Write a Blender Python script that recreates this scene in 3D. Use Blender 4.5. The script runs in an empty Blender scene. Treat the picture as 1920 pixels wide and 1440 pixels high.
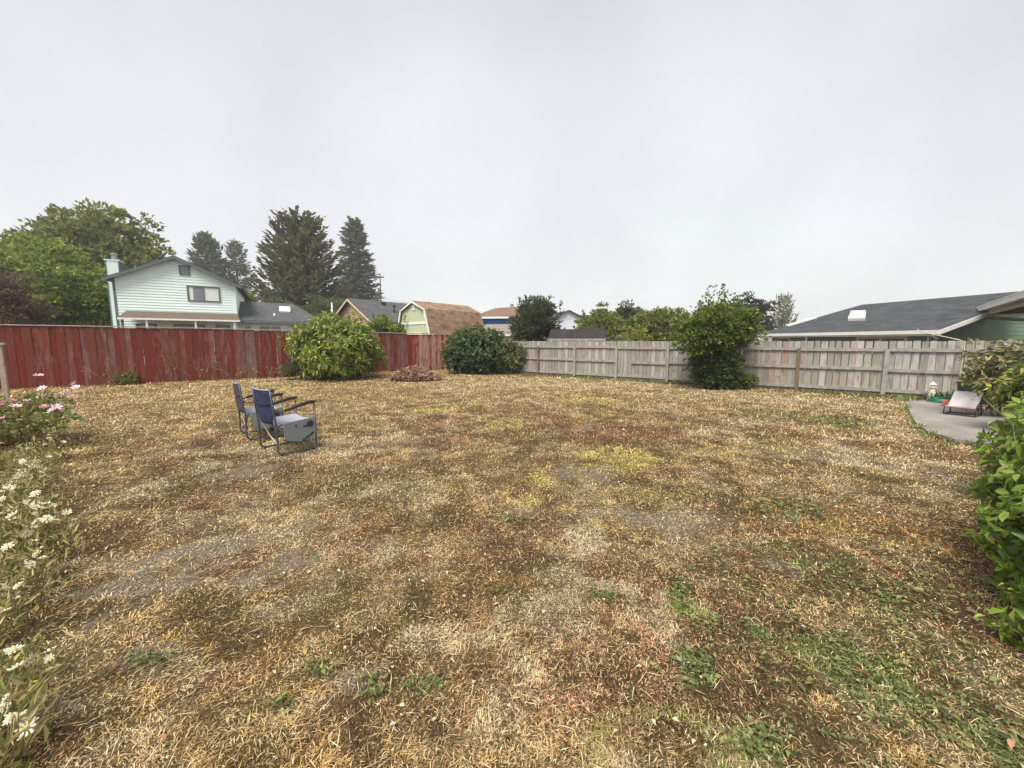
import bpy, math, random
import numpy as np
from mathutils import Vector, Matrix

random.seed(7)
RNG = np.random.default_rng(11)
R = math.radians
scene = bpy.context.scene
COL = scene.collection

# ------------------------------------------------------------------ camera, sky, sun, exposure
EYE = 1.5
FPX = 721.0                       # focal length in pixels of the 1920 px wide photograph
PITCH = math.atan(80 / FPX)
cam_d = bpy.data.cameras.new('camera')
cam_d.sensor_width = 36
cam_d.lens = FPX / 1920 * 36
cam_d.clip_start = 0.05
cam_d.clip_end = 1500
cam = bpy.data.objects.new('camera', cam_d)
cam.location = (0, 0, EYE)
cam.rotation_euler = (math.pi / 2 - PITCH, 0, 0)
COL.objects.link(cam)
scene.camera = cam

SUN_EL, SUN_AZ = R(57), R(204)    # behind the camera, a little left; azimuth from +Y clockwise
world = bpy.data.worlds.new('World')
scene.world = world
world.use_nodes = True
wn, wl = world.node_tree.nodes, world.node_tree.links
wn.clear()
w_out = wn.new('ShaderNodeOutputWorld')
w_bg = wn.new('ShaderNodeBackground')
w_sky = wn.new('ShaderNodeTexSky')
w_sky.sky_type = 'NISHITA'
w_sky.sun_disc = False
w_sky.sun_elevation = SUN_EL
w_sky.sun_rotation = SUN_AZ
w_sky.dust_density = 6.0
w_sky.air_density = 1.0
w_scale = wn.new('ShaderNodeMix'); w_scale.data_type = 'RGBA'; w_scale.blend_type = 'MULTIPLY'
w_scale.inputs['Factor'].default_value = 1
w_scale.inputs[7].default_value = (0.10, 0.10, 0.10, 1)
wl.new(w_sky.outputs['Color'], w_scale.inputs[6])
# the closed layer of fog cloud: soft, slightly darker overhead, faint mottling
w_tc = wn.new('ShaderNodeTexCoord')
w_sep = wn.new('ShaderNodeSeparateXYZ')
wl.new(w_tc.outputs['Generated'], w_sep.inputs['Vector'])
w_ramp = wn.new('ShaderNodeValToRGB')
e = w_ramp.color_ramp.elements
e[0].position = 0.0; e[0].color = (0.290, 0.294, 0.291, 1)
e[1].position = 0.75; e[1].color = (0.180, 0.180, 0.193, 1)
m = w_ramp.color_ramp.elements.new(0.3); m.color = (0.238, 0.240, 0.248, 1)
wl.new(w_sep.outputs['Z'], w_ramp.inputs['Fac'])
w_no = wn.new('ShaderNodeTexNoise')
w_no.inputs['Scale'].default_value = 1.9
w_no.inputs['Detail'].default_value = 4
w_no.inputs['Roughness'].default_value = 0.45
wl.new(w_tc.outputs['Generated'], w_no.inputs['Vector'])
w_mr = wn.new('ShaderNodeMapRange')
w_mr.inputs['From Min'].default_value = 0.25; w_mr.inputs['From Max'].default_value = 0.75
w_mr.inputs['To Min'].default_value = 0.82; w_mr.inputs['To Max'].default_value = 1.16
wl.new(w_no.outputs['Fac'], w_mr.inputs['Value'])
w_cl = wn.new('ShaderNodeMix'); w_cl.data_type = 'RGBA'; w_cl.blend_type = 'MULTIPLY'
w_cl.inputs['Factor'].default_value = 1
wl.new(w_ramp.outputs['Color'], w_cl.inputs[6])
wl.new(w_mr.outputs['Result'], w_cl.inputs[7])
w_n2 = wn.new('ShaderNodeTexNoise'); w_n2.inputs['Scale'].default_value = 2.3; w_n2.inputs['Detail'].default_value = 1
w_off = wn.new('ShaderNodeMapping'); w_off.inputs['Location'].default_value = (3.1, 1.7, 0.4)
wl.new(w_tc.outputs['Generated'], w_off.inputs['Vector']); wl.new(w_off.outputs['Vector'], w_n2.inputs['Vector'])
w_tint = wn.new('ShaderNodeValToRGB')
w_tint.color_ramp.elements[0].position = 0.38; w_tint.color_ramp.elements[0].color = (1.01, 0.99, 1.015, 1)
w_tint.color_ramp.elements[1].position = 0.62; w_tint.color_ramp.elements[1].color = (0.975, 1.0, 0.985, 1)
wl.new(w_n2.outputs['Fac'], w_tint.inputs['Fac'])
w_c2 = wn.new('ShaderNodeMix'); w_c2.data_type = 'RGBA'; w_c2.blend_type = 'MULTIPLY'; w_c2.inputs['Factor'].default_value = 1
wl.new(w_cl.outputs[2], w_c2.inputs[6]); wl.new(w_tint.outputs['Color'], w_c2.inputs[7])
w_mix = wn.new('ShaderNodeMix'); w_mix.data_type = 'RGBA'
w_mix.inputs['Factor'].default_value = 0.94
wl.new(w_scale.outputs[2], w_mix.inputs[6])
wl.new(w_c2.outputs[2], w_mix.inputs[7])
wl.new(w_mix.outputs[2], w_bg.inputs['Color'])
w_bg.inputs['Strength'].default_value = 1.0
wl.new(w_bg.outputs['Background'], w_out.inputs['Surface'])

sun_d = bpy.data.lights.new('sun', 'SUN')
sun_d.energy = 1.5
sun_d.angle = R(30)
sun_d.color = (1.0, 0.95, 0.85)
sun = bpy.data.objects.new('sun', sun_d)
sdir = Vector((math.sin(SUN_AZ) * math.cos(SUN_EL), math.cos(SUN_AZ) * math.cos(SUN_EL), math.sin(SUN_EL)))
sun.rotation_euler = sdir.to_track_quat('Z', 'Y').to_euler()
sun.location = sdir * 60
COL.objects.link(sun)

vs = scene.view_settings
vs.view_transform = 'Standard'
vs.look = 'None'
vs.exposure = 1.86
vs.gamma = 1.0
vs.use_curve_mapping = False
scene.cycles.use_denoising = True
scene.cycles.denoiser = 'OPENIMAGEDENOISE'
scene.cycles.denoising_input_passes = 'RGB_ALBEDO_NORMAL'
scene.cycles.denoising_prefilter = 'NONE'
scene.cycles.max_bounces = 6
scene.cycles.diffuse_bounces = 3
scene.cycles.glossy_bounces = 2
scene.cycles.transmission_bounces = 4
scene.cycles.volume_bounces = 0
scene.cycles.transparent_max_bounces = 6

# ------------------------------------------------------------------ measuring helpers (photo pixel -> place)
CP, SP = math.cos(PITCH), math.sin(PITCH)
def ray(px, py):
    u, v = (px - 960) / FPX, (720 - py) / FPX
    d = CP + v * SP
    return u / d, (v * CP - SP) / d
def at(px, py, Y):
    a, b = ray(px, py)
    return Vector((a * Y, Y, EYE + b * Y))
def G(px, py):
    a, b = ray(px, py)
    Y = -EYE / b
    return Vector((a * Y, Y, 0))
def zat(px, py, z):
    a, b = ray(px, py)
    Y = (z - EYE) / b
    return Vector((a * Y, Y, z))

# ------------------------------------------------------------------ object helpers
def tag(o, label=None, cat=None, group=None, kind=None):
    if label: o['label'] = label
    if cat: o['category'] = cat
    if group: o['group'] = group
    if kind: o['kind'] = kind
    return o
def empty(name, loc=(0, 0, 0), rz=0.0):
    o = bpy.data.objects.new(name, None)
    o.empty_display_size = 0.2
    COL.objects.link(o)
    o.location = loc
    o.rotation_euler = (0, 0, rz)
    return o
def link(name, me, parent=None, mat=None, loc=None, rot=None):
    o = bpy.data.objects.new(name, me)
    COL.objects.link(o)
    if mat is not None and not me.materials:
        me.materials.append(mat)
    if parent is not None: o.parent = parent
    if loc is not None: o.location = loc
    if rot is not None: o.rotation_euler = rot
    return o

class MB:
    """collects boxes, prisms and tubes, builds ONE mesh"""
    def __init__(s):
        s.v, s.f, s.sm = [], [], []
    def add(s, vs, fs, smooth=False):
        o = len(s.v)
        s.v += [tuple(q) for q in vs]
        s.f += [[i + o for i in q] for q in fs]
        s.sm += [smooth] * len(fs)
        return s
    def box(s, x0, x1, y0, y1, z0, z1):
        return s.add([(x0, y0, z0), (x1, y0, z0), (x1, y1, z0), (x0, y1, z0), (x0, y0, z1), (x1, y0, z1), (x1, y1, z1), (x0, y1, z1)],
                     [(3, 2, 1, 0), (4, 5, 6, 7), (0, 1, 5, 4), (1, 2, 6, 5), (2, 3, 7, 6), (3, 0, 4, 7)])
    def prism(s, poly, dvec):
        """polygon (3D points) swept along dvec"""
        n = len(poly)
        d = Vector(dvec)
        a = [Vector(q) for q in poly]
        b = [q + d for q in a]
        return s.add(a + b, [list(range(n))[::-1], list(range(n, 2 * n))] + [[i, (i + 1) % n, n + (i + 1) % n, n + i] for i in range(n)])
    def tube(s, pts, r, n=6, caps=True, smooth=True):
        pts = [Vector(q) for q in pts]
        rs = r if isinstance(r, (list, tuple)) else [r] * len(pts)
        vs, fs = [], []
        up = Vector((0.13, 0.21, 0.97)).normalized()
        for i, q in enumerate(pts):
            t = (pts[min(i + 1, len(pts) - 1)] - pts[max(i - 1, 0)])
            t = t.normalized() if t.length > 1e-9 else Vector((0, 0, 1))
            x = t.cross(up)
            if x.length < 0.05: x = t.cross(Vector((1, 0, 0)))
            x.normalize()
            y = t.cross(x)
            for k in range(n):
                a = 2 * math.pi * k / n
                vs.append(q + (x * math.cos(a) + y * math.sin(a)) * rs[i])
        for i in range(len(pts) - 1):
            for k in range(n):
                fs.append([i * n + k, i * n + (k + 1) % n, (i + 1) * n + (k + 1) % n, (i + 1) * n + k])
        s.add(vs, fs, smooth)
        if caps:
            o = len(s.v) - len(vs)
            s.f.append([o + k for k in range(n)][::-1]); s.sm.append(False)
            s.f.append([o + (len(pts) - 1) * n + k for k in range(n)]); s.sm.append(False)
        return s
    def lathe(s, prof, n=12, c=(0, 0, 0), smooth=False):
        vs, fs = [], []
        for r, z in prof:
            for k in range(n):
                a = 2 * math.pi * k / n
                vs.append((c[0] + r * math.cos(a), c[1] + r * math.sin(a), c[2] + z))
        for i in range(len(prof) - 1):
            for k in range(n):
                fs.append([i * n + k, i * n + (k + 1) % n, (i + 1) * n + (k + 1) % n, (i + 1) * n + k])
        fs.append(list(range(n))[::-1])
        fs.append([(len(prof) - 1) * n + k for k in range(n)])
        return s.add(vs, fs, smooth)
    def mesh(s, name):
        me = bpy.data.meshes.new(name)
        me.from_pydata(s.v, [], s.f)
        me.polygons.foreach_set('use_smooth', s.sm)
        me.update()
        return me
    def build(s, name, mat, parent=None, loc=None, rot=None):
        return link(name, s.mesh(name), parent, mat, loc, rot)

def np_mesh(name, V, F, mat, parent=None, col=None, smooth=False):
    """V (n,3), F (m,k) -> object"""
    me = bpy.data.meshes.new(name)
    V = np.ascontiguousarray(V, dtype=np.float32); F = np.ascontiguousarray(F, dtype=np.int32)
    k = F.shape[1]
    me.vertices.add(len(V)); me.vertices.foreach_set('co', V.ravel())
    me.loops.add(F.size); me.loops.foreach_set('vertex_index', F.ravel())
    me.polygons.add(len(F))
    me.polygons.foreach_set('loop_start', np.arange(0, F.size, k, dtype=np.int32))
    if smooth: me.polygons.foreach_set('use_smooth', np.ones(len(F), dtype=bool))
    me.update(calc_edges=True)
    if col is not None:
        at_ = me.color_attributes.new('col', 'FLOAT_COLOR', 'POINT')
        c4 = np.ones((len(V), 4), dtype=np.float32); c4[:, :3] = col
        at_.data.foreach_set('color', c4.ravel())
    return link(name, me, parent, mat)

# ------------------------------------------------------------------ numpy noise
_lat = np.random.default_rng(5).random((8, 128, 128))
def vn(x, y, scale, seed=0):
    x = np.asarray(x) / scale + 37.3 * seed; y = np.asarray(y) / scale + 11.7 * seed
    xi = np.floor(x).astype(int); yi = np.floor(y).astype(int)
    fx = x - xi; fy = y - yi
    fx = fx * fx * (3 - 2 * fx); fy = fy * fy * (3 - 2 * fy)
    L = _lat[seed % 8]
    a = L[xi % 128, yi % 128]; b = L[(xi + 1) % 128, yi % 128]; c = L[xi % 128, (yi + 1) % 128]; d = L[(xi + 1) % 128, (yi + 1) % 128]
    return (a * (1 - fx) + b * fx) * (1 - fy) + (c * (1 - fx) + d * fx) * fy
def fbm(x, y, scale, seed=0, o=3):
    t = 0; w = 0.5; n = 0
    for i in range(o):
        t = t + w * vn(x, y, scale / 2 ** i, seed + i); n += w; w *= 0.55
    return t / n
def sstep(a, b, x):
    t = np.clip((x - a) / (b - a), 0, 1)
    return t * t * (3 - 2 * t)

# ------------------------------------------------------------------ materials
def new_mat(name):
    m = bpy.data.materials.new(name)
    m.use_nodes = True
    return m, m.node_tree.nodes, m.node_tree.links, m.node_tree.nodes['Principled BSDF']
def mixn(nodes, links, a, b, fac, blend='MIX'):
    n = nodes.new('ShaderNodeMix'); n.data_type = 'RGBA'; n.blend_type = blend
    for sock, val in ((n.inputs[0], fac), (n.inputs[6], a), (n.inputs[7], b)):
        if hasattr(val, 'is_linked') or hasattr(val, 'links'):
            links.new(val, sock)
        elif isinstance(val, (int, float)):
            sock.default_value = val
        else:
            sock.default_value = (*val, 1) if len(val) == 3 else val
    return n.outputs[2]
def noise(nodes, links, vec, scale, detail=4, rough=0.55):
    n = nodes.new('ShaderNodeTexNoise')
    n.inputs['Scale'].default_value = scale; n.inputs['Detail'].default_value = detail; n.inputs['Roughness'].default_value = rough
    if vec is not None: links.new(vec, n.inputs['Vector'])
    return n.outputs['Fac']
def mapr(nodes, links, val, a, b, c=0.0, d=1.0):
    n = nodes.new('ShaderNodeMapRange')
    n.inputs['From Min'].default_value = a; n.inputs['From Max'].default_value = b
    n.inputs['To Min'].default_value = c; n.inputs['To Max'].default_value = d
    links.new(val, n.inputs['Value'])
    return n.outputs['Result']
def coords(nodes, links, scale=(1, 1, 1), rnd=0.0):
    tc = nodes.new('ShaderNodeTexCoord')
    mp = nodes.new('ShaderNodeMapping')
    mp.inputs['Scale'].default_value = scale
    links.new(tc.outputs['Object'], mp.inputs['Vector'])
    if rnd:
        oi = nodes.new('ShaderNodeObjectInfo')
        mu = nodes.new('ShaderNodeMath'); mu.operation = 'MULTIPLY'; mu.inputs[1].default_value = rnd
        links.new(oi.outputs['Random'], mu.inputs[0])
        cx = nodes.new('ShaderNodeCombineXYZ')
        for i in range(3): links.new(mu.outputs[0], cx.inputs[i])
        links.new(cx.outputs[0], mp.inputs['Location'])
    return mp.outputs['Vector']
def bump(nodes, links, bs, h, strength=0.3, dist=0.02):
    b = nodes.new('ShaderNodeBump')
    b.inputs['Strength'].default_value = strength; b.inputs['Distance'].default_value = dist
    links.new(h, b.inputs['Height']); links.new(b.outputs['Normal'], bs.inputs['Normal'])

def mat_plain(name, c1, c2=None, scale=6, rough=0.7, bmp=0.15, stretch=(1, 1, 1), metal=0.0, spec=0.4):
    m, n, l, bs = new_mat(name)
    c2 = c2 or tuple(x * 0.75 for x in c1)
    vec = coords(n, l, stretch)
    f = noise(n, l, vec, scale, 6, 0.6)
    f2 = mapr(n, l, f, 0.3, 0.7)
    l.new(mixn(n, l, c1, c2, f2), bs.inputs['Base Color'])
    bs.inputs['Roughness'].default_value = rough
    bs.inputs['Metallic'].default_value = metal
    bs.inputs['Specular IOR Level'].default_value = spec
    if bmp: bump(n, l, bs, f, bmp)
    return m

def mat_leaf(name, trans=0.3, rough=0.45, spec=0.3):
    m, n, l, bs = new_mat(name)
    a = n.new('ShaderNodeAttribute'); a.attribute_name = 'col'
    l.new(a.outputs['Color'], bs.inputs['Base Color'])
    bs.inputs['Roughness'].default_value = rough
    bs.inputs['Specular IOR Level'].default_value = spec
    tr = n.new('ShaderNodeBsdfTranslucent')
    l.new(mixn(n, l, a.outputs['Color'], (1.0, 1.1, 0.5), 0.25), tr.inputs['Color'])
    mx = n.new('ShaderNodeMixShader'); mx.inputs[0].default_value = trans
    l.new(bs.outputs[0], mx.inputs[1]); l.new(tr.outputs[0], mx.inputs[2])
    l.new(mx.outputs[0], n['Material Output'].inputs['Surface'])
    return m

M_LEAF = mat_leaf('leaf_surface', 0.22, 0.55, 0.15)
M_GLOSSY = mat_leaf('glossy_leaf_surface', 0.2, 0.38, 0.3)
M_GRASS = mat_leaf('grass_blade', 0.15, 0.75, 0.1)
M_BARK = mat_plain('bark', (0.10, 0.075, 0.055), (0.05, 0.035, 0.028), 14, 0.9, 0.5, (1, 1, 0.25))
M_STEM = mat_plain('green_stem', (0.19, 0.20, 0.07), (0.12, 0.12, 0.05), 20, 0.7, 0)
M_DRYSTEM = mat_plain('dry_stem', (0.34, 0.22, 0.12), (0.22, 0.13, 0.07), 20, 0.8, 0)

def mat_board(name, kind):
    m, n, l, bs = new_mat(name)
    oi = n.new('ShaderNodeObjectInfo')
    rnd = oi.outputs['Random']
    v = coords(n, l, (1, 1, 1), 40.0)
    vg = coords(n, l, (9, 9, 0.55), 40.0)
    vs_ = coords(n, l, (5, 5, 1.1), 77.0)
    grain = noise(n, l, vg, 6, 5, 0.6)
    streak = noise(n, l, vs_, 2.2, 5, 0.65)
    blot = noise(n, l, v, 3.5, 5, 0.65)
    # a second random number per board
    wn2 = n.new('ShaderNodeTexWhiteNoise'); wn2.noise_dimensions = '1D'
    l.new(rnd, wn2.inputs['W'])
    r2 = wn2.outputs['Value']
    if kind == 'red':
        c = mixn(n, l, (0.185, 0.027, 0.018), (0.10, 0.018, 0.012), mapr(n, l, grain, 0.40, 0.60))
        c = mixn(n, l, c, (0.14, 0.05, 0.028), mapr(n, l, r2, 0.45, 1.0, 0, 0.7))          # browner boards
        fade = n.new('ShaderNodeMath'); fade.operation = 'ADD'
        l.new(mapr(n, l, streak, 0.42, 0.66), fade.inputs[0])
        l.new(mapr(n, l, rnd, 0.0, 1.0, -0.85, 0.55), fade.inputs[1])
        fc = n.new('ShaderNodeMath'); fc.operation = 'MULTIPLY'; fc.use_clamp = True
        l.new(fade.outputs[0], fc.inputs[0]); fc.inputs[1].default_value = 0.8
        c = mixn(n, l, c, mixn(n, l, (0.21, 0.10, 0.085), (0.17, 0.135, 0.115), r2), fc.outputs[0])                                 # paint gone, grey pink wood
        c = mixn(n, l, c, (0.10, 0.035, 0.03), mapr(n, l, blot, 0.60, 0.74, 0, 0.7))
    elif kind == 'redlight':                                                                   # sun bleached stretch at the corner
        c = mixn(n, l, (0.23, 0.028, 0.024), (0.15, 0.022, 0.018), mapr(n, l, grain, 0.35, 0.65))
        fade = n.new('ShaderNodeMath'); fade.operation = 'ADD'
        l.new(mapr(n, l, streak, 0.38, 0.6), fade.inputs[0])
        l.new(mapr(n, l, rnd, 0.0, 1.0, -0.7, 0.6), fade.inputs[1])
        fc = n.new('ShaderNodeMath'); fc.operation = 'MULTIPLY'; fc.use_clamp = True
        l.new(fade.outputs[0], fc.inputs[0]); fc.inputs[1].default_value = 0.85
        c = mixn(n, l, c, (0.36, 0.22, 0.175), fc.outputs[0])
    else:
        c = mixn(n, l, (0.36, 0.345, 0.31), (0.205, 0.195, 0.175), mapr(n, l, grain, 0.36, 0.66))
        c = mixn(n, l, c, (0.45, 0.43, 0.39), mapr(n, l, r2, 0.45, 1.0, 0, 0.75))
        c = mixn(n, l, c, (0.15, 0.125, 0.10), mapr(n, l, streak, 0.52, 0.70, 0, 0.85))
        c = mixn(n, l, c, (0.21, 0.18, 0.15), mapr(n, l, rnd, 0.45, 0.0, 0, 0.75))
        st = n.new('ShaderNodeMath'); st.operation = 'MULTIPLY'
        l.new(mapr(n, l, blot, 0.46, 0.56), st.inputs[0]); l.new(mapr(n, l, rnd, 0.86, 0.99, 0, 0.5), st.inputs[1])
        c = mixn(n, l, c, (0.33, 0.14, 0.11), st.outputs[0])                                   # red stain leaking through
        gs = n.new('ShaderNodeMath'); gs.operation = 'MULTIPLY'
        l.new(mapr(n, l, blot, 0.52, 0.40), gs.inputs[0]); l.new(mapr(n, l, r2, 0.35, 0.05, 0, 0.45), gs.inputs[1])
        c = mixn(n, l, c, (0.28, 0.27, 0.14), gs.outputs[0])                                   # green algae
        kn = n.new('ShaderNodeTexVoronoi'); kn.inputs['Scale'].default_value = 3.2
        l.new(v, kn.inputs['Vector'])
        c = mixn(n, l, c, (0.09, 0.06, 0.045), mapr(n, l, kn.outputs['Distance'], 0.10, 0.05, 0, 0.85))
    l.new(c, bs.inputs['Base Color'])
    bs.inputs['Roughness'].default_value = 0.85
    bs.inputs['Specular IOR Level'].default_value = 0.2
    bump(n, l, bs, grain, 0.5, 0.01)
    return m
M_RED = mat_board('red_painted_wood', 'red')
M_REDL = mat_board('bleached_red_wood', 'redlight')
M_GREY = mat_board('weathered_grey_wood', 'grey')
M_RAIL = mat_plain('weathered_rail', (0.36, 0.345, 0.31), (0.20, 0.19, 0.17), 8, 0.85, 0.3, (1, 1, 1))
M_CAP = mat_plain('weathered_cap', (0.42, 0.34, 0.29), (0.28, 0.20, 0.17), 9, 0.85, 0.3)
M_POSTB = mat_plain('brown_post', (0.20, 0.135, 0.085), (0.12, 0.085, 0.058), 10, 0.85, 0.3, (1, 1, 0.3))

def mat_roof(name, c1, c2, c3, course=0.14, tab=0.3):
    """asphalt shingles: courses and tabs as fine relief and colour speckle"""
    m, n, l, bs = new_mat(name)
    tc = n.new('ShaderNodeTexCoord')
    br = n.new('ShaderNodeTexBrick')
    br.inputs['Scale'].default_value = 1.0
    br.inputs['Brick Width'].default_value = tab; br.inputs['Row Height'].default_value = course
    br.inputs['Mortar Size'].default_value = 0.012; br.inputs['Mortar Smooth'].default_value = 0.3
    br.inputs['Color1'].default_value = (*c1, 1); br.inputs['Color2'].default_value = (*c2, 1)
    br.inputs['Mortar'].default_value = tuple(x * 0.55 for x in c1) + (1,)
    l.new(tc.outputs['UV'], br.inputs['Vector'])
    sp = noise(n, l, coords(n, l), 2.0, 6, 0.7)
    c = mixn(n, l, br.outputs['Color'], c3, mapr(n, l, sp, 0.42, 0.66, 0, 0.8))
    l.new(c, bs.inputs['Base Color'])
    bs.inputs['Roughness'].default_value = 0.9
    bs.inputs['Specular IOR Level'].default_value = 0.2
    bump(n, l, bs, br.outputs['Fac'], 0.6, -0.02)
    return m
def roof_quad(name, pts, mat, parent, thick=0.06):
    """a flat roof slope given as polygon (eave first edge), with UVs in metres, and thickness"""
    p = [Vector(q) for q in pts]
    ux = (p[1] - p[0]).normalized()
    nr = ux.cross(p[2] - p[0]).normalized()
    if nr.z < 0: nr = -nr
    uy = nr.cross(ux)
    n = len(p)
    me = bpy.data.meshes.new(name)
    lo = [q - nr * thick for q in p]
    faces = [list(range(n)), [n + i for i in range(n)][::-1]] + [[(i + 1) % n, i, n + i, n + (i + 1) % n] for i in range(n)]
    me.from_pydata(p + lo, [], faces)
    uv = me.uv_layers.new(name='UVMap')
    allp = p + lo
    for lp in me.loops:
        q = allp[lp.vertex_index] - p[0]
        uv.data[lp.index].uv = (q.dot(ux) + 50, q.dot(uy) + 50)
    me.update()
    return link(name, me, parent, mat)

# ------------------------------------------------------------------ leaf makers
def unit(a):
    return a / np.maximum(np.linalg.norm(a, axis=1, keepdims=True), 1e-9)
def rdir(n, rng):
    return unit(rng.normal(size=(n, 3)))
def leaf_arrays(pos, d, nr, L, Wd, col, fold=0.25, droop=0.12):
    """diamond leaves, two triangles each, folded at the rib"""
    d = unit(d)
    side = unit(np.cross(d, nr)); nr = unit(np.cross(side, d))
    L = np.asarray(L).reshape(-1, 1) * np.ones((len(pos), 1)); Wd = np.asarray(Wd).reshape(-1, 1) * np.ones((len(pos), 1))
    b = pos
    t = pos + d * L - nr * L * droop
    mid = pos + d * L * 0.42
    l_ = mid + side * Wd * 0.5 + nr * Wd * fold
    r_ = mid - side * Wd * 0.5 + nr * Wd * fold
    n = len(pos)
    V = np.stack([b, l_, t, r_], 1).reshape(-1, 3)
    i = (np.arange(n) * 4).reshape(-1, 1)
    F = np.concatenate([i + np.array([[0, 2, 1]]), i + np.array([[0, 3, 2]])], 0)
    C = np.repeat(col, 4, axis=0)
    return V, F, C
def join(parts):
    Vs, Fs, Cs, o = [], [], [], 0
    for V, F, C in parts:
        Vs.append(V); Fs.append(F + o); Cs.append(C); o += len(V)
    return np.concatenate(Vs), np.concatenate(Fs), np.concatenate(Cs)
def palette(n, cols, rng, jitter=0.18, w=None):
    cols = np.array(cols)
    c = cols[rng.choice(len(cols), n, p=w)]
    return np.clip(c * (1 + rng.normal(0, jitter, (n, 1))), 0.004, 0.9)
def clumps(center, radii, nclump, rng, inner=0.35, lump=0.18, zmin=None, flat=0.0):
    """uneven cloud of clump centres inside an ellipsoid, most of them near its skin"""
    d = rdir(nclump, rng)
    if flat: d[:, 2] = np.where(d[:, 2] < 0, d[:, 2] * (1 - flat), d[:, 2]); d = unit(d)
    r = inner + (1 - inner) * rng.random((nclump, 1)) ** 0.45
    az = np.arctan2(d[:, 1], d[:, 0])
    lob = 1 + lump * np.sin(az * 3 + rng.random() * 6) * np.cos(d[:, 2] * 4 + rng.random() * 6) + lump * np.clip(rng.normal(0, 0.6, nclump), -1, 0.7)
    c = np.array(center) + d * r * np.array(radii) * lob[:, None]
    if zmin is not None: c[:, 2] = np.maximum(c[:, 2], zmin)
    return c, d
def crown(cent, dirs, cr, nleaf, L, Wd, cols, rng, up=0.5, w=None, fold=0.25, droop=0.15, clump_tone=0.12, squash=0.75):
    nc = len(cent)
    idx = np.repeat(np.arange(nc), nleaf)
    n = len(idx)
    ld = rdir(n, rng)
    ld[:, 2] = np.abs(ld[:, 2]) * 0.9 + ld[:, 2] * 0.35
    ld = unit(ld)
    crr = cr * (0.65 + 0.7 * rng.random(nc))
    off = ld * (crr[idx] * (0.45 + 0.6 * rng.random(n)))[:, None]
    off[:, 2] *= squash
    pos = cent[idx] + off
    out = unit(ld * 0.7 + dirs[idx] * 0.5 + rng.normal(0, 0.35, (n, 3)))
    nr = unit(rng.normal(0, 0.45, (n, 3)) + np.array([0, 0, up]) + ld * 0.6)
    c = palette(n, cols, rng, 0.16, w) * (1 + rng.normal(0, clump_tone, nc))[idx][:, None]
    s = 0.7 + 0.6 * rng.random(n)
    return leaf_arrays(pos, out, nr, L * s, Wd * s, np.clip(c, 0.004, 0.9), fold, droop)

def limb(mb, a, b, r0, r1, rng, n=6, seg=4, wob=0.06):
    a, b = Vector(a), Vector(b)
    L = (b - a).length
    pts = []
    for i in range(seg + 1):
        t = i / seg
        q = a.lerp(b, t)
        if 0 < i < seg: q = q + Vector(rng.normal(0, wob * L, 3)) * 0.5
        q.z += math.sin(t * math.pi) * 0.05 * L
        pts.append(q)
    mb.tube(pts, [r0 + (r1 - r0) * i / seg for i in range(seg + 1)], n)

def broad_tree(name, label, base, top, crown_c, radii, cols, seed, group=None, nclump=150, nleaf=45, cr=0.6, L=0.2, Wd=0.13,
               trunk_r=0.18, mat=None, cat='tree', inner=0.35, lump=0.18, zmin=None, nlimb=10, up=0.5, w=None, shoots=0, shoot_h=1.0, trunk_mat=None, part='crown', flat=0.3):
    rng = np.random.default_rng(seed)
    t = empty(name, base)
    tag(t, label, cat, group)
    b = Vector(base)
    cc = np.array(crown_c) - np.array(base)
    cent, d = clumps(cc, radii, nclump, rng, inner, lump, zmin, flat)
    parts = [crown(cent, d, cr, nleaf, L, Wd, cols, rng, up, w)]
    for i in range(shoots):
        a = rng.normal(0, 0.45, 2)
        p0 = cc + np.array([a[0] * radii[0], a[1] * radii[1], radii[2] * (0.75 - 0.3 * abs(a[0]))])
        tip = p0 + np.array([rng.normal(0, 0.2), rng.normal(0, 0.2), 1]) * shoot_h * (0.5 + 0.7 * rng.random())
        k = 26
        tt = rng.random((k, 1)) ** 0.7
        sp = p0 + (tip - p0) * tt + rng.normal(0, 0.05 * shoot_h, (k, 3))
        dd = rdir(k, rng); dd[:, 2] = np.abs(dd[:, 2]) + 0.5
        parts.append(leaf_arrays(sp, dd, rdir(k, rng), L * 1.0, Wd * 0.9, palette(k, cols, rng)))
    V, F, C = join(parts)
    o = np_mesh(part, V, F, mat or M_LEAF, t, C); o['kind'] = 'stuff'
    mb = MB()
    fork = Vector((cc[0] * 0.6, cc[1] * 0.6, max(0.3, (cc[2] - radii[2]) * 0.9)))
    limb(mb, (0, 0, -0.1), fork, trunk_r, trunk_r * 0.75, rng, 8, 4, 0.03)
    pick = rng.choice(nclump, min(nlimb, nclump), replace=False)
    for i in pick:
        limb(mb, fork, cent[i], trunk_r * 0.45, trunk_r * 0.1, rng, 5, 4, 0.08)
    mb.build('trunk', trunk_mat or M_BARK, t)
    return t

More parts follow.
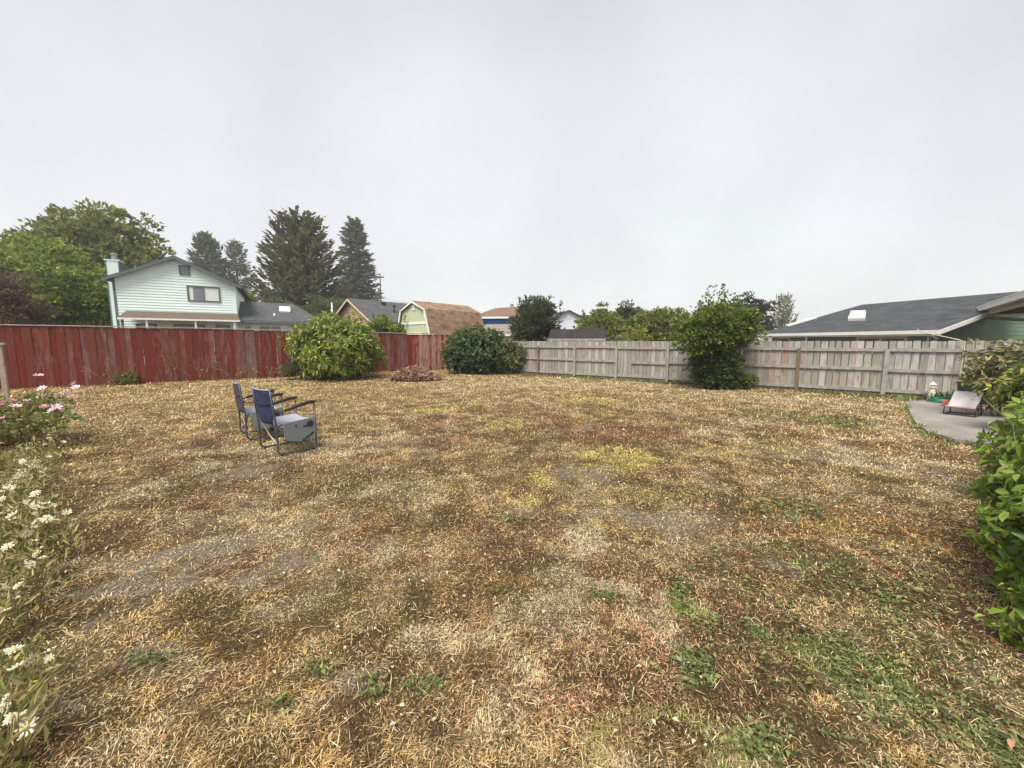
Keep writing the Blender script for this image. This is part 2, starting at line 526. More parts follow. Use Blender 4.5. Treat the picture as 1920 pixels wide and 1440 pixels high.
def conifer(name, label, base, h, rad, cols, seed, group=None, tiers=34, per=8, k=14, Ls=0.9, Ws=0.28, low=0.08, droop=0.25, upturn=0.25, shape=0.75, gaps=0.1, round_top=0.0):
    rng = np.random.default_rng(seed)
    t = empty(name, base)
    tag(t, label, 'tree', group)
    P, D, NR, LL, WW = [], [], [], [], []
    mb = MB()
    lean = rng.normal(0, 0.01, 2)
    mb.tube([(lean[0] * z, lean[1] * z, z) for z in (-0.2, h * 0.3, h * 0.65, h * 0.97)], [0.022 * h, 0.016 * h, 0.009 * h, 0.002 * h], 7)
    az = 0
    for i in range(tiers):
        f = low + (0.985 - low) * (i / (tiers - 1))
        env = (1 - f) ** shape
        if round_top: env = env * (1 - round_top) + round_top * math.sqrt(max(0, 1 - ((f - 0.35) / 0.65) ** 2)) if f > 0.35 else env * (1 - round_top) + round_top
        for j in range(per):
            if rng.random() < gaps: continue
            az += 2.4 + rng.normal(0, 0.25)
            L = rad * env * (0.7 + 0.5 * rng.random()) + 0.15
            z0 = f * h + rng.normal(0, 0.012 * h)
            dx, dy = math.cos(az), math.sin(az)
            def pt(s):
                return np.array([dx * L * s, dy * L * s, z0 - droop * L * s * (1.2 - s) + upturn * L * s ** 3 + (0.25 * L * s if f > 0.8 else 0)])
            if i % 2 == 0 and j % 2 == 0:
                mb.tube([pt(0.0), pt(0.5), pt(0.9)], [0.012 * L + 0.012, 0.008 * L + 0.006, 0.004], 4)
            kk = max(5, int(k * (0.4 + env)))
            for q in range(kk):
                s = 0.12 + 0.88 * (q + rng.random()) / kk
                p = pt(s); tg = pt(min(1.05, s + 0.05)) - pt(s - 0.05)
                tg = tg / np.linalg.norm(tg)
                sd = np.array([-dy, dx, 0]) * (1 if q % 2 else -1)
                dd = tg * (0.55 + 0.6 * s) + sd * (0.8 - 0.45 * s) + np.array([0, 0, -0.22 + 0.3 * rng.random()])
                P.append(p + rng.normal(0, 0.06 * Ls, 3)); D.append(dd + rng.normal(0, 0.15, 3)); NR.append(np.array([0, 0, 1]) + rng.normal(0, 0.35, 3))
                sc = (0.55 + 0.6 * rng.random()) * (0.55 + 0.45 * env)
                LL.append(Ls * sc); WW.append(Ws * (0.6 + 0.6 * rng.random()))
    n = len(P)
    V, F, C = leaf_arrays(np.array(P), np.array(D), unit(np.array(NR)), np.array(LL), np.array(WW), palette(n, cols, rng, 0.2), 0.15, 0.1)
    o = np_mesh('crown', V, F, M_LEAF, t, C); o['kind'] = 'stuff'
    mb.build('trunk', M_BARK, t)
    return t

# ------------------------------------------------------------------ the yard: where the fences stand
RA, RB = G(310, 718), G(822, 694)                      # foot of the red fence
rdv = (RB - RA); RDIR = rdv.normalized()
GA, GB = G(1000, 703), G(1650, 744)                    # foot of the grey fence
GDIR = (GB - GA).normalized()
def cross2(a, b): return a.x * b.y - a.y * b.x
tt = cross2(GA - RA, GDIR) / cross2(RDIR, GDIR)
CORNER = RA + RDIR * tt
RN = Vector((RDIR.y, -RDIR.x, 0))                      # toward the yard
GN = Vector((GDIR.y, -GDIR.x, 0))
if GN.dot(-GA) < 0: GN = -GN
if RN.dot(-RA) < 0: RN = -RN
def in_yard(x, y, m=0.0):
    a = (x - RA.x) * RN.x + (y - RA.y) * RN.y
    b = (x - GA.x) * GN.x + (y - GA.y) * GN.y
    return (a > m) & (b > m)

PATIO_PX = [(1697, 757), (1706, 778), (1716, 797), (1738, 814), (1790, 830), (1850, 838), (1990, 850), (2010, 768), (1850, 757.5), (1760, 753.5)]
PATIO = [G(*q) for q in PATIO_PX]
def in_poly(x, y, poly):
    r = np.zeros(np.shape(x), bool)
    n = len(poly)
    for i in range(n):
        a, b = poly[i], poly[(i + 1) % n]
        c = ((a.y > y) != (b.y > y)) & (x < (b.x - a.x) * (y - a.y) / (b.y - a.y + 1e-12) + a.x)
        r ^= c
    return r

def gz(x, y):
    """gentle unevenness of the lawn"""
    return (fbm(x, y, 2.2, 3, 2) - 0.5) * 0.05 + (fbm(x, y, 0.42, 1, 3) - 0.5) * 0.045

# colour of the lawn, patch by patch (what grows there, not the light)
STRAW = np.array([0.59, 0.435, 0.205]); STRAWL = np.array([0.82, 0.68, 0.42]); TAN = np.array([0.37, 0.24, 0.105]); BROWN = np.array([0.165, 0.105, 0.048])
OLIVE = np.array([0.20, 0.175, 0.058]); GREEN = np.array([0.125, 0.155, 0.042]); YEL = np.array([0.68, 0.57, 0.17]); REDB = np.array([0.25, 0.115, 0.068])
ORANGE = np.array([0.50, 0.30, 0.105]); BARE = np.array([0.36, 0.295, 0.22]); LIME = np.array([0.32, 0.36, 0.07])
PATCH = [  # px, py, rx, ry (photo pixels), colour, strength
    (1160, 857, 72, 17, YEL, .95), (1012, 900, 52, 16, YEL, .8), (1005, 936, 45, 10, YEL, .95), (808, 768, 34, 5, YEL, .8), (1110, 751, 52, 6, YEL, .8),
    (945, 801, 27, 8, YEL, .6), (1330, 845, 50, 9, YEL, .5), (1230, 930, 70, 22, YEL, .35), (1480, 842, 60, 9, YEL, .4), (1400, 790, 60, 8, STRAWL, .5),
    (1150, 815, 110, 17, REDB, .85), (800, 880, 130, 18, REDB, .55), (1020, 770, 90, 8, REDB, .4), (1130, 1330, 80, 40, REDB, .6), (1000, 1300, 60, 30, REDB, .45),
    (700, 905, 140, 25, OLIVE, .6), (1570, 790, 48, 8, GREEN, .75), (1420, 778, 40, 6, GREEN, .45), (1600, 1255, 110, 40, GREEN, .8), (1730, 1330, 120, 50, GREEN, .75),
    (1560, 1100, 150, 50, OLIVE, .85), (1500, 1075, 60, 25, GREEN, .45), (1700, 1060, 60, 20, OLIVE, .6), (1880, 1400, 90, 40, GREEN, .7), (1305, 1260, 28, 26, GREEN, .8),
    (1275, 1115, 14, 22, LIME, .9), (1290, 1145, 22, 14, LIME, .7), (1135, 1116, 26, 8, GREEN, .8), (965, 975, 45, 10, GREEN, .5), (1330, 1060, 60, 20, OLIVE, .6),
    (1480, 955, 50, 12, GREEN, .5), (1410, 965, 55, 9, OLIVE, .6), (280, 1240, 30, 10, GREEN, .7), (970, 1120, 15, 6, GREEN, .5), (1420, 1405, 40, 22, GREEN, .8),
    (240, 1095, 95, 34, BARE, 0.71), (400, 1030, 70, 12, BARE, 0.60), (545, 1065, 75, 24, BARE, 0.64), (655, 1275, 50, 28, BARE, 0.52), (255, 1215, 45, 28, BARE, 0.56), (110, 1315, 60, 24, BARE, 0.52),
    (1130, 965, 70, 15, BARE, 0.52), (1290, 985, 70, 24, BARE, 0.38), (1440, 1065, 60, 18, BARE, 0.49), (1140, 1098, 62, 14, STRAWL, .85), (350, 845, 60, 8, BARE, 0.45), (1100, 800, 25, 5, BARE, 0.38),
    (1640, 975, 120, 18, ORANGE, .7), (1700, 1010, 90, 15, ORANGE, .6), (1560, 985, 70, 15, YEL, .35), (960, 1085, 75, 12, ORANGE, .6), (860, 1015, 70, 25, STRAW, .6), (900, 1040, 60, 18, ORANGE, .4),
    (1540, 1330, 26, 20, ORANGE, .8), (1705, 1420, 36, 22, ORANGE, .7), (450, 1265, 45, 25, REDB, .75), (780, 1200, 70, 22, STRAWL, .6), (300, 1150, 80, 20, STRAW, .6), (590, 1075, 30, 12, STRAWL, .6),
    (1380, 745, 160, 8, STRAWL, .55), (1050, 722, 220, 8, STRAWL, .45), (1560, 755, 120, 9, STRAWL, .6), (480, 735, 160, 8, STRAW, .5), (680, 745, 120, 8, ORANGE, .3), (230, 870, 110, 16, STRAW, .5),
    (200, 940, 60, 14, STRAWL, .5), (30, 1000, 80, 60, OLIVE, .7), (40, 900, 90, 40, OLIVE, .8), (30, 1180, 60, 60, OLIVE, .5), (1660, 800, 40, 20, STRAWL, .4), (1240, 1345, 70, 14, OLIVE, .6), (1330, 1400, 24, 30, OLIVE, .5), (1110, 1375, 30, 12, OLIVE, .45),
    (360, 1390, 160, 40, STRAW, .4), (900, 1420, 120, 30, STRAW, .5), (100, 1420, 60, 20, ORANGE, .5), (1460, 1240, 60, 10, YEL, .5), (240, 1290, 40, 20, STRAWL, .5), (700, 1020, 60, 10, STRAWL, .4), (770, 1030, 40, 8, STRAWL, .5),
]
PATCHW = []
for px, py, rx, ry, c, s in PATCH:
    c0 = G(px, py); xr = (G(px + rx, py) - c0).length
    y0, y1 = G(px, py - ry), G(px, py + ry)
    rad = (y0 - y1).length / 2; dv = (y0 - y1).normalized(); cc = (y0 + y1) / 2
    PATCHW.append((cc.x, cc.y, dv.x, dv.y, max(rad, .04), max(xr, .04), c, s))
def lawn_col(x, y, jit=0.0):
    x = np.asarray(x, float); y = np.asarray(y, float)
    n1 = fbm(x, y, 1.7, 0); n2 = fbm(x, y, 0.55, 2); n3 = fbm(x, y, 0.8, 4); n4 = fbm(x, y, 1.1, 6); n5 = fbm(x, y, 0.22, 1, 2)
    def mix(c, d, w): return c * (1 - w[..., None]) + d * w[..., None]
    n6 = fbm(x, y, 0.09, 3, 2); n2r = n2 + (n6 - 0.5) * 0.16; rag = (n6 - 0.5) * 0.2
    c = np.ones(x.shape + (3,)) * (TAN * 0.8 + BROWN * 0.2)
    c = mix(c, OLIVE, sstep(0.48, 0.60, n3 + rag) * 0.75)
    c = mix(c, BROWN, sstep(0.52, 0.64, n4 + rag) * 0.65)
    c = mix(c, STRAW, sstep(0.51, 0.57, n2r) * 0.85)
    c = mix(c, STRAWL, sstep(0.57, 0.62, n1 * 0.6 + n2r * 0.4) * 0.8)
    c = mix(c, ORANGE, sstep(0.58, 0.66, fbm(x, y, 0.5, 5) + rag) * 0.6)
    c = mix(c, REDB, sstep(0.56, 0.61, fbm(x, y, 0.9, 7) + rag * 1.5) * 0.6)
    c = mix(c, BROWN * 0.8, sstep(0.55, 0.67, n5) * 0.55)
    c = mix(c, STRAWL, sstep(0.40, 0.30, n5) * 0.5)
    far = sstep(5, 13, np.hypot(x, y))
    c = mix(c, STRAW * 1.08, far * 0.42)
    bare = sstep(0.66, 0.72, fbm(x, y, 1.3, 1) * 0.75 + n6 * 0.25) * 0.5 * (1 - far)
    c = mix(c, BARE * 0.9, bare)
    for (cx, cy, dx, dy, ra, rb, pc, s) in PATCHW:
        a = ((x - cx) * dx + (y - cy) * dy) / ra; b = (-(x - cx) * dy + (y - cy) * dx) / rb
        d = np.sqrt(a * a + b * b) + (n5 - 0.5) * 1.7 + (n2 - 0.5) * 0.9 + (n6 - 0.5) * 2.2
        w = sstep(1.06, 0.86, d) * s
        c = mix(c, pc, w)
        if pc is BARE: bare = np.maximum(bare, w)
        else: bare = bare * (1 - w * 0.6)
    return c, bare

# ------------------------------------------------------------------ ground, lawn, patio
m, n, l, bs = new_mat('lawn_thatch')
a = n.new('ShaderNodeAttribute'); a.attribute_name = 'col'
v1 = coords(n, l)
f1 = noise(n, l, v1, 85, 8, 0.75); f2 = noise(n, l, v1, 14, 5, 0.65)
c = mixn(n, l, a.outputs['Color'], (0.026, 0.017, 0.010), mapr(n, l, f1, 0.47, 0.58, 0, 0.9))  # near-black mix paints the shade between blades
c = mixn(n, l, c, (0.50, 0.38, 0.20), mapr(n, l, f1, 0.41, 0.33, 0, 0.6))
c = mixn(n, l, c, (0.15, 0.095, 0.05), mapr(n, l, f2, 0.55, 0.7, 0, 0.5))
l.new(c, bs.inputs['Base Color']); bs.inputs['Roughness'].default_value = 0.95; bs.inputs['Specular IOR Level'].default_value = 0.1
bump(n, l, bs, f1, 0.8, 0.02)
M_LAWN = m
M_SOIL = mat_plain('dry_ground', (0.24, 0.19, 0.10), (0.14, 0.13, 0.06), 3, 0.95, 0.3)
M_CONC = None
gb = MB(); gb.box(-220, 220, -60, 260, -0.40, -0.12)
tag(gb.build('ground', M_SOIL), kind='structure')

xs = np.concatenate([np.arange(-24, -8, 0.25), np.arange(-8, 8, 0.08), np.arange(8, 20.01, 0.25)])
ys = np.concatenate([np.arange(-2, 0.8, 0.25), np.arange(0.8, 9, 0.08), np.arange(9, 26.01, 0.2)])
gx, gy = np.meshgrid(xs, ys, indexing='ij')
gzv = gz(gx, gy)
cc, _b = lawn_col(gx, gy)
cc = cc * 0.24 + np.array([0.060, 0.038, 0.020]) * 0.6  # thatch darkened, shade of the gaps put into its colour
cc = cc * (1 - _b[..., None]) + BARE * 0.85 * _b[..., None]
nx, ny = gx.shape
ii = (np.arange(nx - 1)[:, None] * ny + np.arange(ny - 1)[None, :]).ravel()
LF = np.stack([ii, ii + ny, ii + ny + 1, ii + 1], 1)
lawn = np_mesh('lawn', np.stack([gx, gy, gzv], -1).reshape(-1, 3), LF, M_LAWN, None, cc.reshape(-1, 3), True)
tag(lawn, kind='structure')

m, n, l, bs = new_mat('old_concrete')
v1 = coords(n, l)
fa = noise(n, l, v1, 1.6, 6, 0.65); fb = noise(n, l, v1, 30, 5, 0.6); fs = noise(n, l, coords(n, l, (0.7, 4.5, 1)), 1.4, 5, 0.6)
c = mixn(n, l, (0.31, 0.28, 0.25), (0.20, 0.18, 0.16), mapr(n, l, fa, 0.35, 0.65))
c = mixn(n, l, c, (0.22, 0.19, 0.165), mapr(n, l, fs, 0.5, 0.7, 0, 0.6))
c = mixn(n, l, c, (0.18, 0.16, 0.14), mapr(n, l, fb, 0.5, 0.7, 0, 0.4))
l.new(c, bs.inputs['Base Color']); bs.inputs['Roughness'].default_value = 0.88
bump(n, l, bs, fb, 0.3, 0.008)
M_CONC = m
pb = MB()
pz = 0.055
pb.prism([(q.x, q.y, -0.1) for q in PATIO], (0, 0, 0.1 + pz))
patio = pb.build('patio', M_CONC); tag(patio, kind='structure')

def blades(x, y, z, az, el, L, W, col, curl):
    """bent grass needles: 4 points, 2 triangles"""
    d = np.stack([np.cos(az) * np.cos(el), np.sin(az) * np.cos(el), np.sin(el)], 1)
    s = np.stack([-np.sin(az), np.cos(az), np.zeros_like(az)], 1)
    p0 = np.stack([x, y, z], 1)
    m_ = p0 + d * (L * 0.45)[:, None]
    t = p0 + d * L[:, None]; t[:, 2] -= curl * L
    t[:, 2] = np.maximum(t[:, 2], z + 0.003)
    hw = (W / 2)[:, None]
    V = np.stack([p0, m_ - s * hw, m_ + s * hw, t], 1).reshape(-1, 3)
    i = (np.arange(len(x)) * 4).reshape(-1, 1)
    F = np.concatenate([i + np.array([[0, 2, 1]]), i + np.array([[1, 2, 3]])], 0)
    return V, F, np.repeat(col, 4, axis=0)

def lawn_blades(N):
    rng = np.random.default_rng(21)
    r = np.exp(rng.uniform(math.log(0.95), math.log(27), N)); th = rng.uniform(R(-63), R(63), N)
    x = r * np.sin(th); y = r * np.cos(th)
    ok = in_yard(x, y, 0.03) & ~in_poly(x, y, PATIO)
    x, y, r = x[ok], y[ok], r[ok]
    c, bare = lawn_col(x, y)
    keep = rng.random(len(x)) > bare * 0.80
    thin = fbm(x, y, 0.16, 3, 2)
    keep &= rng.random(len(x)) < 0.5 + 1.0 * sstep(0.25, 0.62, thin)
    x, y, r, c, thin = x[keep], y[keep], r[keep], c[keep], thin[keep]
    n = len(x)
    sc = np.clip(r / 2.2, 1, 12) ** 0.6
    g = (c[:, 1] > c[:, 0] * 0.95)
    L = (0.013 + 0.032 * rng.random(n) ** 1.7) * sc * (0.65 + 0.8 * fbm(x, y, 0.3, 6, 2)) * np.where(g, 1.1, 1.0)
    W = np.maximum((0.0019 + 0.0021 * rng.random(n)) * sc, 0.00145 * r * (0.5 + 0.9 * rng.random(n))) * np.where(g, 1.3, 1.0)
    L = np.maximum(L, W * 2.4)
    el = np.abs(rng.normal(0.28, 0.38, n)); el = np.where(g, el + 0.25, el); el = np.minimum(el, 1.35)
    el = np.where(r > 6, el + 0.12, el)
    az = rng.uniform(0, 2 * math.pi, n) * 0.85 + fbm(x, y, 0.4, 2, 2) * 7
    # each blade its own dryness; the tone spread also paints shade between blades
    t = rng.random(n)[:, None]
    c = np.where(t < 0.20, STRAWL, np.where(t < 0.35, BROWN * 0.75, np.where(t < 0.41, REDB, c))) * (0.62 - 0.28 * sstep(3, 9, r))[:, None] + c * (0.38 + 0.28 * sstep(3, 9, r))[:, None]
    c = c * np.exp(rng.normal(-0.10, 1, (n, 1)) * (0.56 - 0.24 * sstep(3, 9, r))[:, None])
    c = c * np.exp((vn(x, y, 0.075, 4) - 0.5)[:, None] * 0.9 + (vn(x, y, 0.19, 5) - 0.5)[:, None] * 0.7)
    c = np.where(g[:, None], lawn_tint(c, rng, n), c)
    c = c * np.minimum(1, 0.74 / np.maximum(c.max(1, keepdims=True), 1e-3))
    z = gz(x, y) - 0.004
    return blades(x, y, z, az, el, L, W, np.clip(c, 0.01, 0.85), 0.15 + 0.35 * rng.random(n))
def lawn_tint(c, rng, n):
    k = rng.random((n, 1))
    return c * (1 - 0.55 * (k < 0.7)) + (k < 0.7) * 0.55 * np.array([0.13, 0.185, 0.05]) * (0.6 + 0.9 * rng.random((n, 1)))
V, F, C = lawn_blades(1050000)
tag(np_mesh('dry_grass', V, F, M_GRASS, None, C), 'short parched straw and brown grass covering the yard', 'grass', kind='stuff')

# longer loose straws lying over the thatch, near the camera
rng = np.random.default_rng(33)
n_ = 2600
r = np.exp(rng.uniform(math.log(1.0), math.log(5), n_)); th = rng.uniform(R(-62), R(62), n_)
x = r * np.sin(th); y = r * np.cos(th)
cst = palette(n_, [STRAWL, STRAWL * 0.9, STRAW, (0.55, 0.36, 0.2)], rng, 0.15)
V, F, C = blades(x, y, gz(x, y) + 0.012 + 0.012 * rng.random(n_), rng.uniform(0, 6.28, n_), np.abs(rng.normal(0.05, 0.12, n_)), 0.03 + 0.07 * rng.random(n_) ** 2, (0.0020 + 0.0016 * rng.random(n_)) * np.clip(r / 2, 1, 2), cst, 0.1 + 0.1 * rng.random(n_))
tag(np_mesh('straw_litter', V, F, M_GRASS, None, C), 'pale loose straws strewn over the foreground thatch', 'straw', kind='stuff')

# broad little weed leaves in the green patches
rng = np.random.default_rng(34)
GP = [(1600, 1255, 150, 55, 280), (1730, 1330, 190, 75, 380), (1560, 1090, 200, 80, 330), (1880, 1400, 100, 50, 180), (1450, 1180, 160, 60, 160), (1305, 1260, 28, 28, 160), (1275, 1115, 14, 24, 120), (1135, 1116, 26, 8, 90),
      (965, 975, 45, 10, 60), (1570, 790, 48, 8, 120), (280, 1240, 30, 10, 80), (1420, 1405, 42, 24, 200), (1480, 955, 60, 12, 120), (700, 1290, 22, 14, 60), (1510, 960, 60, 14, 120), (1420, 785, 60, 8, 80),
      (1700, 1130, 80, 30, 160), (600, 1260, 25, 12, 60), (930, 1110, 14, 6, 30), (520, 1330, 20, 10, 40), (800, 1290, 25, 14, 70), (1330, 1180, 40, 14, 70)]
pp = []
for px, py, rx, ry, k in GP:
    q = rng.normal(0, 0.8, (k, 2)); k = int(k * 0.9)
    pp += [(*G(px + q[i, 0] * rx, py + q[i, 1] * ry).xy,) for i in range(k)]
pp = np.array(pp); n_ = len(pp)
ok = in_yard(pp[:, 0], pp[:, 1], .1) & ~in_poly(pp[:, 0], pp[:, 1], PATIO); pp = pp[ok]; n_ = len(pp)
pos = np.stack([pp[:, 0], pp[:, 1], gz(pp[:, 0], pp[:, 1]) + 0.012 + 0.02 * rng.random(n_)], 1)
dd = rng.normal(0, 1, (n_, 3)); dd[:, 2] = np.abs(dd[:, 2]) * 0.35
rr = np.hypot(pp[:, 0], pp[:, 1])
sz = np.clip(rr / 2.5, 1, 3) * (0.008 + 0.016 * rng.random(n_))
V, F, C = leaf_arrays(pos, dd, np.tile([0, 0, 1.0], (n_, 1)) + rng.normal(0, .3, (n_, 3)), sz * 1.5, sz * 0.8, palette(n_, [(0.105, 0.14, 0.04), (0.145, 0.175, 0.05), (0.21, 0.205, 0.075), (0.06, 0.08, 0.028)], rng, .25))
tag(np_mesh('lawn_weeds', V, F, M_GLOSSY, None, C), 'low green clover and weed leaves in the lawn', 'weeds', kind='stuff')

# small pale petals, seed heads and dead leaves scattered on the lawn
rng = np.random.default_rng(36)
n_ = 520
r = np.exp(rng.uniform(math.log(1.3), math.log(11), n_)); th = rng.uniform(R(-58), R(58), n_)
x = r * np.sin(th); y = r * np.cos(th)
ok = in_yard(x, y, .2) & ~in_poly(x, y, PATIO); x, y, r = x[ok], y[ok], r[ok]; n_ = len(x)
pos = np.stack([x, y, gz(x, y) + 0.02], 1)
dd = rng.normal(0, 1, (n_, 3)); dd[:, 2] *= 0.2
sz = (0.008 + 0.010 * rng.random(n_)) * np.clip(r / 3, 1, 2.2)
V, F, C = leaf_arrays(pos, dd, np.tile([0, 0, 1.0], (n_, 1)) + rng.normal(0, .3, (n_, 3)), sz * 1.6, sz, palette(n_, [(0.62, 0.56, 0.42), (0.60, 0.50, 0.36), (0.35, 0.2, 0.1), (0.55, 0.45, 0.3)], rng, .12), 0.3)
tag(np_mesh('leaf_litter', V, F, M_GRASS, None, C), 'small pale petals and dead leaves scattered over the lawn', 'litter', kind='stuff')

# yellow-green longer grass ring at the bottom of the view, and tufts
def tuft_field(name, label, spots, seed, cols, kind_lab='grass'):
    rng = np.random.default_rng(seed); parts = []
    for px, py, rx, ry, k, Lm, Wm in spots:
        q = rng.uniform(-1, 1, (k, 2))
        P = [G(px + q[i, 0] * rx, py + q[i, 1] * ry) for i in range(k)]
        x = np.array([p.x for p in P]); y = np.array([p.y for p in P])
        n_ = k
        parts.append(blades(x, y, gz(x, y) - .004, rng.uniform(0, 6.28, n_), np.clip(rng.normal(0.95, 0.3, n_), .2, 1.5), Lm * (0.5 + 0.8 * rng.random(n_)), Wm * (0.6 + 0.6 * rng.random(n_)), palette(n_, cols, rng, .2), 0.2 + 0.3 * rng.random(n_)))
    V, F, C = join(parts)
    return tag(np_mesh(name, V, F, M_GRASS, None, C), label, kind_lab, kind='stuff')
ring = []
for k in range(26):
    a = R(150 + k * 10.5)
    ring.append((1235 + 125 * math.cos(a), 1425 + 82 * math.sin(a), 26, 14, 50, .042, .0035))
tuft_field('green_grass_ring', 'ring of longer yellow green grass at the bottom of the lawn', ring, 41, [(0.26, 0.27, 0.08), (0.36, 0.32, 0.11), (0.18, 0.21, 0.06), (0.5, 0.40, 0.19), (0.42, 0.32, 0.16)])
tuft_field('straw_tufts', 'scattered upright straw coloured grass tufts in the lawn', [(450, 1270, 40, 24, 160, .05, .003), (590, 1075, 26, 10, 130, .03, .003), (60, 1285, 60, 20, 150, .04, .003), (1460, 1240, 70, 12, 160, .03, .003), (1540, 1325, 26, 16, 120, .04, .003), (690, 985, 14, 6, 60, .03, .003), (700, 1055, 14, 6, 60, .03, .003), (960, 1080, 60, 10, 150, .03, .003), (1000, 1090, 30, 8, 90, .03, .003), (1700, 1425, 36, 12, 160, .04, .003), (730, 1150, 16, 8, 60, .03, .003), (1650, 985, 80, 12, 200, .03, .003), (350, 1400, 160, 30, 250, .05, .003), (980, 1430, 200, 20, 200, .04, .003)], 42,
           [(0.62, 0.45, 0.2), (0.55, 0.36, 0.15), (0.68, 0.53, 0.28), (0.40, 0.22, 0.10)])
tuft_field('patio_edge_grass', 'tufts of green grass along the patio edge', [(1745, 816, 14, 3, 140, .16, .014), (1700, 766, 8, 6, 120, .16, .014), (1706, 792, 5, 6, 60, .12, .012), (1790, 832, 30, 2, 70, .08, .012), (1695, 752, 10, 3, 120, .2, .016)] + [(PATIO_PX[i][0] + (PATIO_PX[i + 1][0] - PATIO_PX[i][0]) * t_, PATIO_PX[i][1] + (PATIO_PX[i + 1][1] - PATIO_PX[i][1]) * t_, 4, 1.2, 34, .07 + .05 * ((i * 3 + k_) % 3), .012) for i in range(6) for k_, t_ in enumerate((.1, .3, .5, .7, .9))], 43,
           [(0.16, 0.22, 0.06), (0.24, 0.27, 0.09), (0.34, 0.30, 0.13), (0.10, 0.16, 0.05)])
# green weeds at the foot of the grey fence, dry growth at the foot of the red one
def fence_foot(name, label, A, D, N, s0, s1, k, seed, cols, Lm, Wm, off, kind_lab='weeds', el=(0.85, 0.3)):
    rng = np.random.default_rng(seed)
    s = rng.uniform(s0, s1, k); keep = rng.random(k) < sstep(0.3, 0.6, vn(s, s * 0, 0.9, 3)) + 0.25; s = s[keep]; k = len(s)
    o = np.abs(rng.normal(0, off, k)) + 0.06
    x = A.x + D.x * s + N.x * o; y = A.y + D.y * s + N.y * o
    V, F, C = blades(x, y, gz(x, y) - .01, rng.uniform(0, 6.28, k), np.clip(rng.normal(*el, k), .1, 1.5), Lm * (0.4 + 0.9 * rng.random(k)), Wm * (0.6 + 0.7 * rng.random(k)), palette(k, cols, rng, .2), 0.2 + 0.4 * rng.random(k))
    return tag(np_mesh(name, V, F, M_GRASS, None, C), label, kind_lab, kind='stuff')
fence_foot('fence_weeds', 'green weeds and grass along the foot of the grey fence', GA, GDIR, GN, -1.5, 13.5, 9000, 51, [(0.08, 0.14, 0.04), (0.13, 0.18, 0.05), (0.24, 0.22, 0.08), (0.05, 0.09, 0.03)], .15, .020, .16)
fence_foot('fence_dry_growth', 'dry straw and weeds along the foot of the red fence', RA, RDIR, RN, -8, 11, 7000, 52, [(0.42, 0.28, 0.13), (0.28, 0.17, 0.08), (0.22, 0.22, 0.07), (0.5, 0.36, 0.2)], .15, .016, .22, 'grass')

# ------------------------------------------------------------------ red fence
def board_mesh(name, w, h, t, rng, dog=0.0):
    """one fence board, foot at z=0, slightly bevelled on the face, optional dog-eared top"""
    b = 0.004
    hw = w / 2
    top = [(-hw, h - dog), (-hw + dog, h), (hw - dog, h), (hw, h - dog)] if dog else [(-hw, h), (hw, h)]
    poly = [(hw, 0.0), (-hw, 0.0)] + top
    n = len(poly)
    front = []
    cx = 0
    for (x, z) in poly:
        front.append((x * (1 - 2 * b / w), -t, min(max(z, b), h - b) if 0 < z else z))
    mid = [(x, -t + b, z) for x, z in poly]
    back = [(x, 0, z) for x, z in poly]
    vs = front + mid + back
    fs = [list(range(n)), [2 * n + i for i in range(n)][::-1]]
    for i in range(n):
        j = (i + 1) % n
        fs.append([j, i, n + i, n + j]); fs.append([n + j, n + i, 2 * n + i, 2 * n + j])
    me = bpy.data.meshes.new(name); me.from_pydata(vs, [], fs); me.update()
    return me

rf_ang = math.atan2(RDIR.y, RDIR.x)
S0 = -9.0; S1 = tt - 0.02
red = empty('red_fence', (RA.x, RA.y, 0), rf_ang)
tag(red, 'tall red painted board fence with pale cap along the left of the yard', 'fence')
rngp = random.Random(3)
widths = [0.135, 0.15, 0.165, 0.18, 0.20]
RH0, RH1 = 1.99, 1.86              # the fence gets a little lower to the right
HBIN = [1.99, 1.95, 1.91, 1.87]
red_me = {(w, h, q): board_mesh('board', w - 0.004, h, 0.019, None) for w in widths for h in HBIN for q in (0, 1)}
for (w, h, q), me in red_me.items(): me.materials.append(M_REDL if q else M_RED)
s = S0; k = 0
while s < S1:
    w = rngp.choice(widths)
    f = (s + w / 2) / S1
    h = HBIN[min(3, max(0, int(f * 4)))] if f > 0 else HBIN[0]
    light = 1 if s > G(705, 700).x * 0 + 9.2 else 0
    o = link('board', red_me[(w, h, light)], red)
    o.location = (s + w / 2, (0.0 if k % 2 else 0.011) + rngp.uniform(-.002, .002), -0.03 + rngp.uniform(-.012, .006))
    o.rotation_euler = (rngp.uniform(-.006, .006), rngp.uniform(-.004, .004), 0)
    s += w; k += 1
s = S0
ci = 0
while s < S1:
    e_ = min(s + 2.4, S1)
    hA = RH0 + (RH1 - RH0) * max(0, s) / S1; hB = RH0 + (RH1 - RH0) * max(0, e_) / S1
    mb = MB()
    y0, y1 = -0.05, 0.075
    mb.add([(s, y0, hA - .005), (e_ - .004, y0, hB - .005), (e_ - .004, y1, hB - .005), (s, y1, hA - .005), (s, y0, hA + .03), (e_ - .004, y0, hB + .03), (e_ - .004, y1, hB + .03), (s, y1, hA + .03)],
           [(3, 2, 1, 0), (4, 5, 6, 7), (0, 1, 5, 4), (1, 2, 6, 5), (2, 3, 7, 6), (3, 0, 4, 7)])
    mb.build('cap_board', M_CAP, red)
    mb = MB(); mb.box(s - .045, s + .045, .03, .12, -.1, hA - .03); mb.build('post', M_POSTB, red)
    s = e_
for zr in (0.3, 1.0, 1.65):
    mb = MB(); mb.box(S0, S1, .025, .065, zr, zr + .09); mb.build('rail', M_RAIL, red)

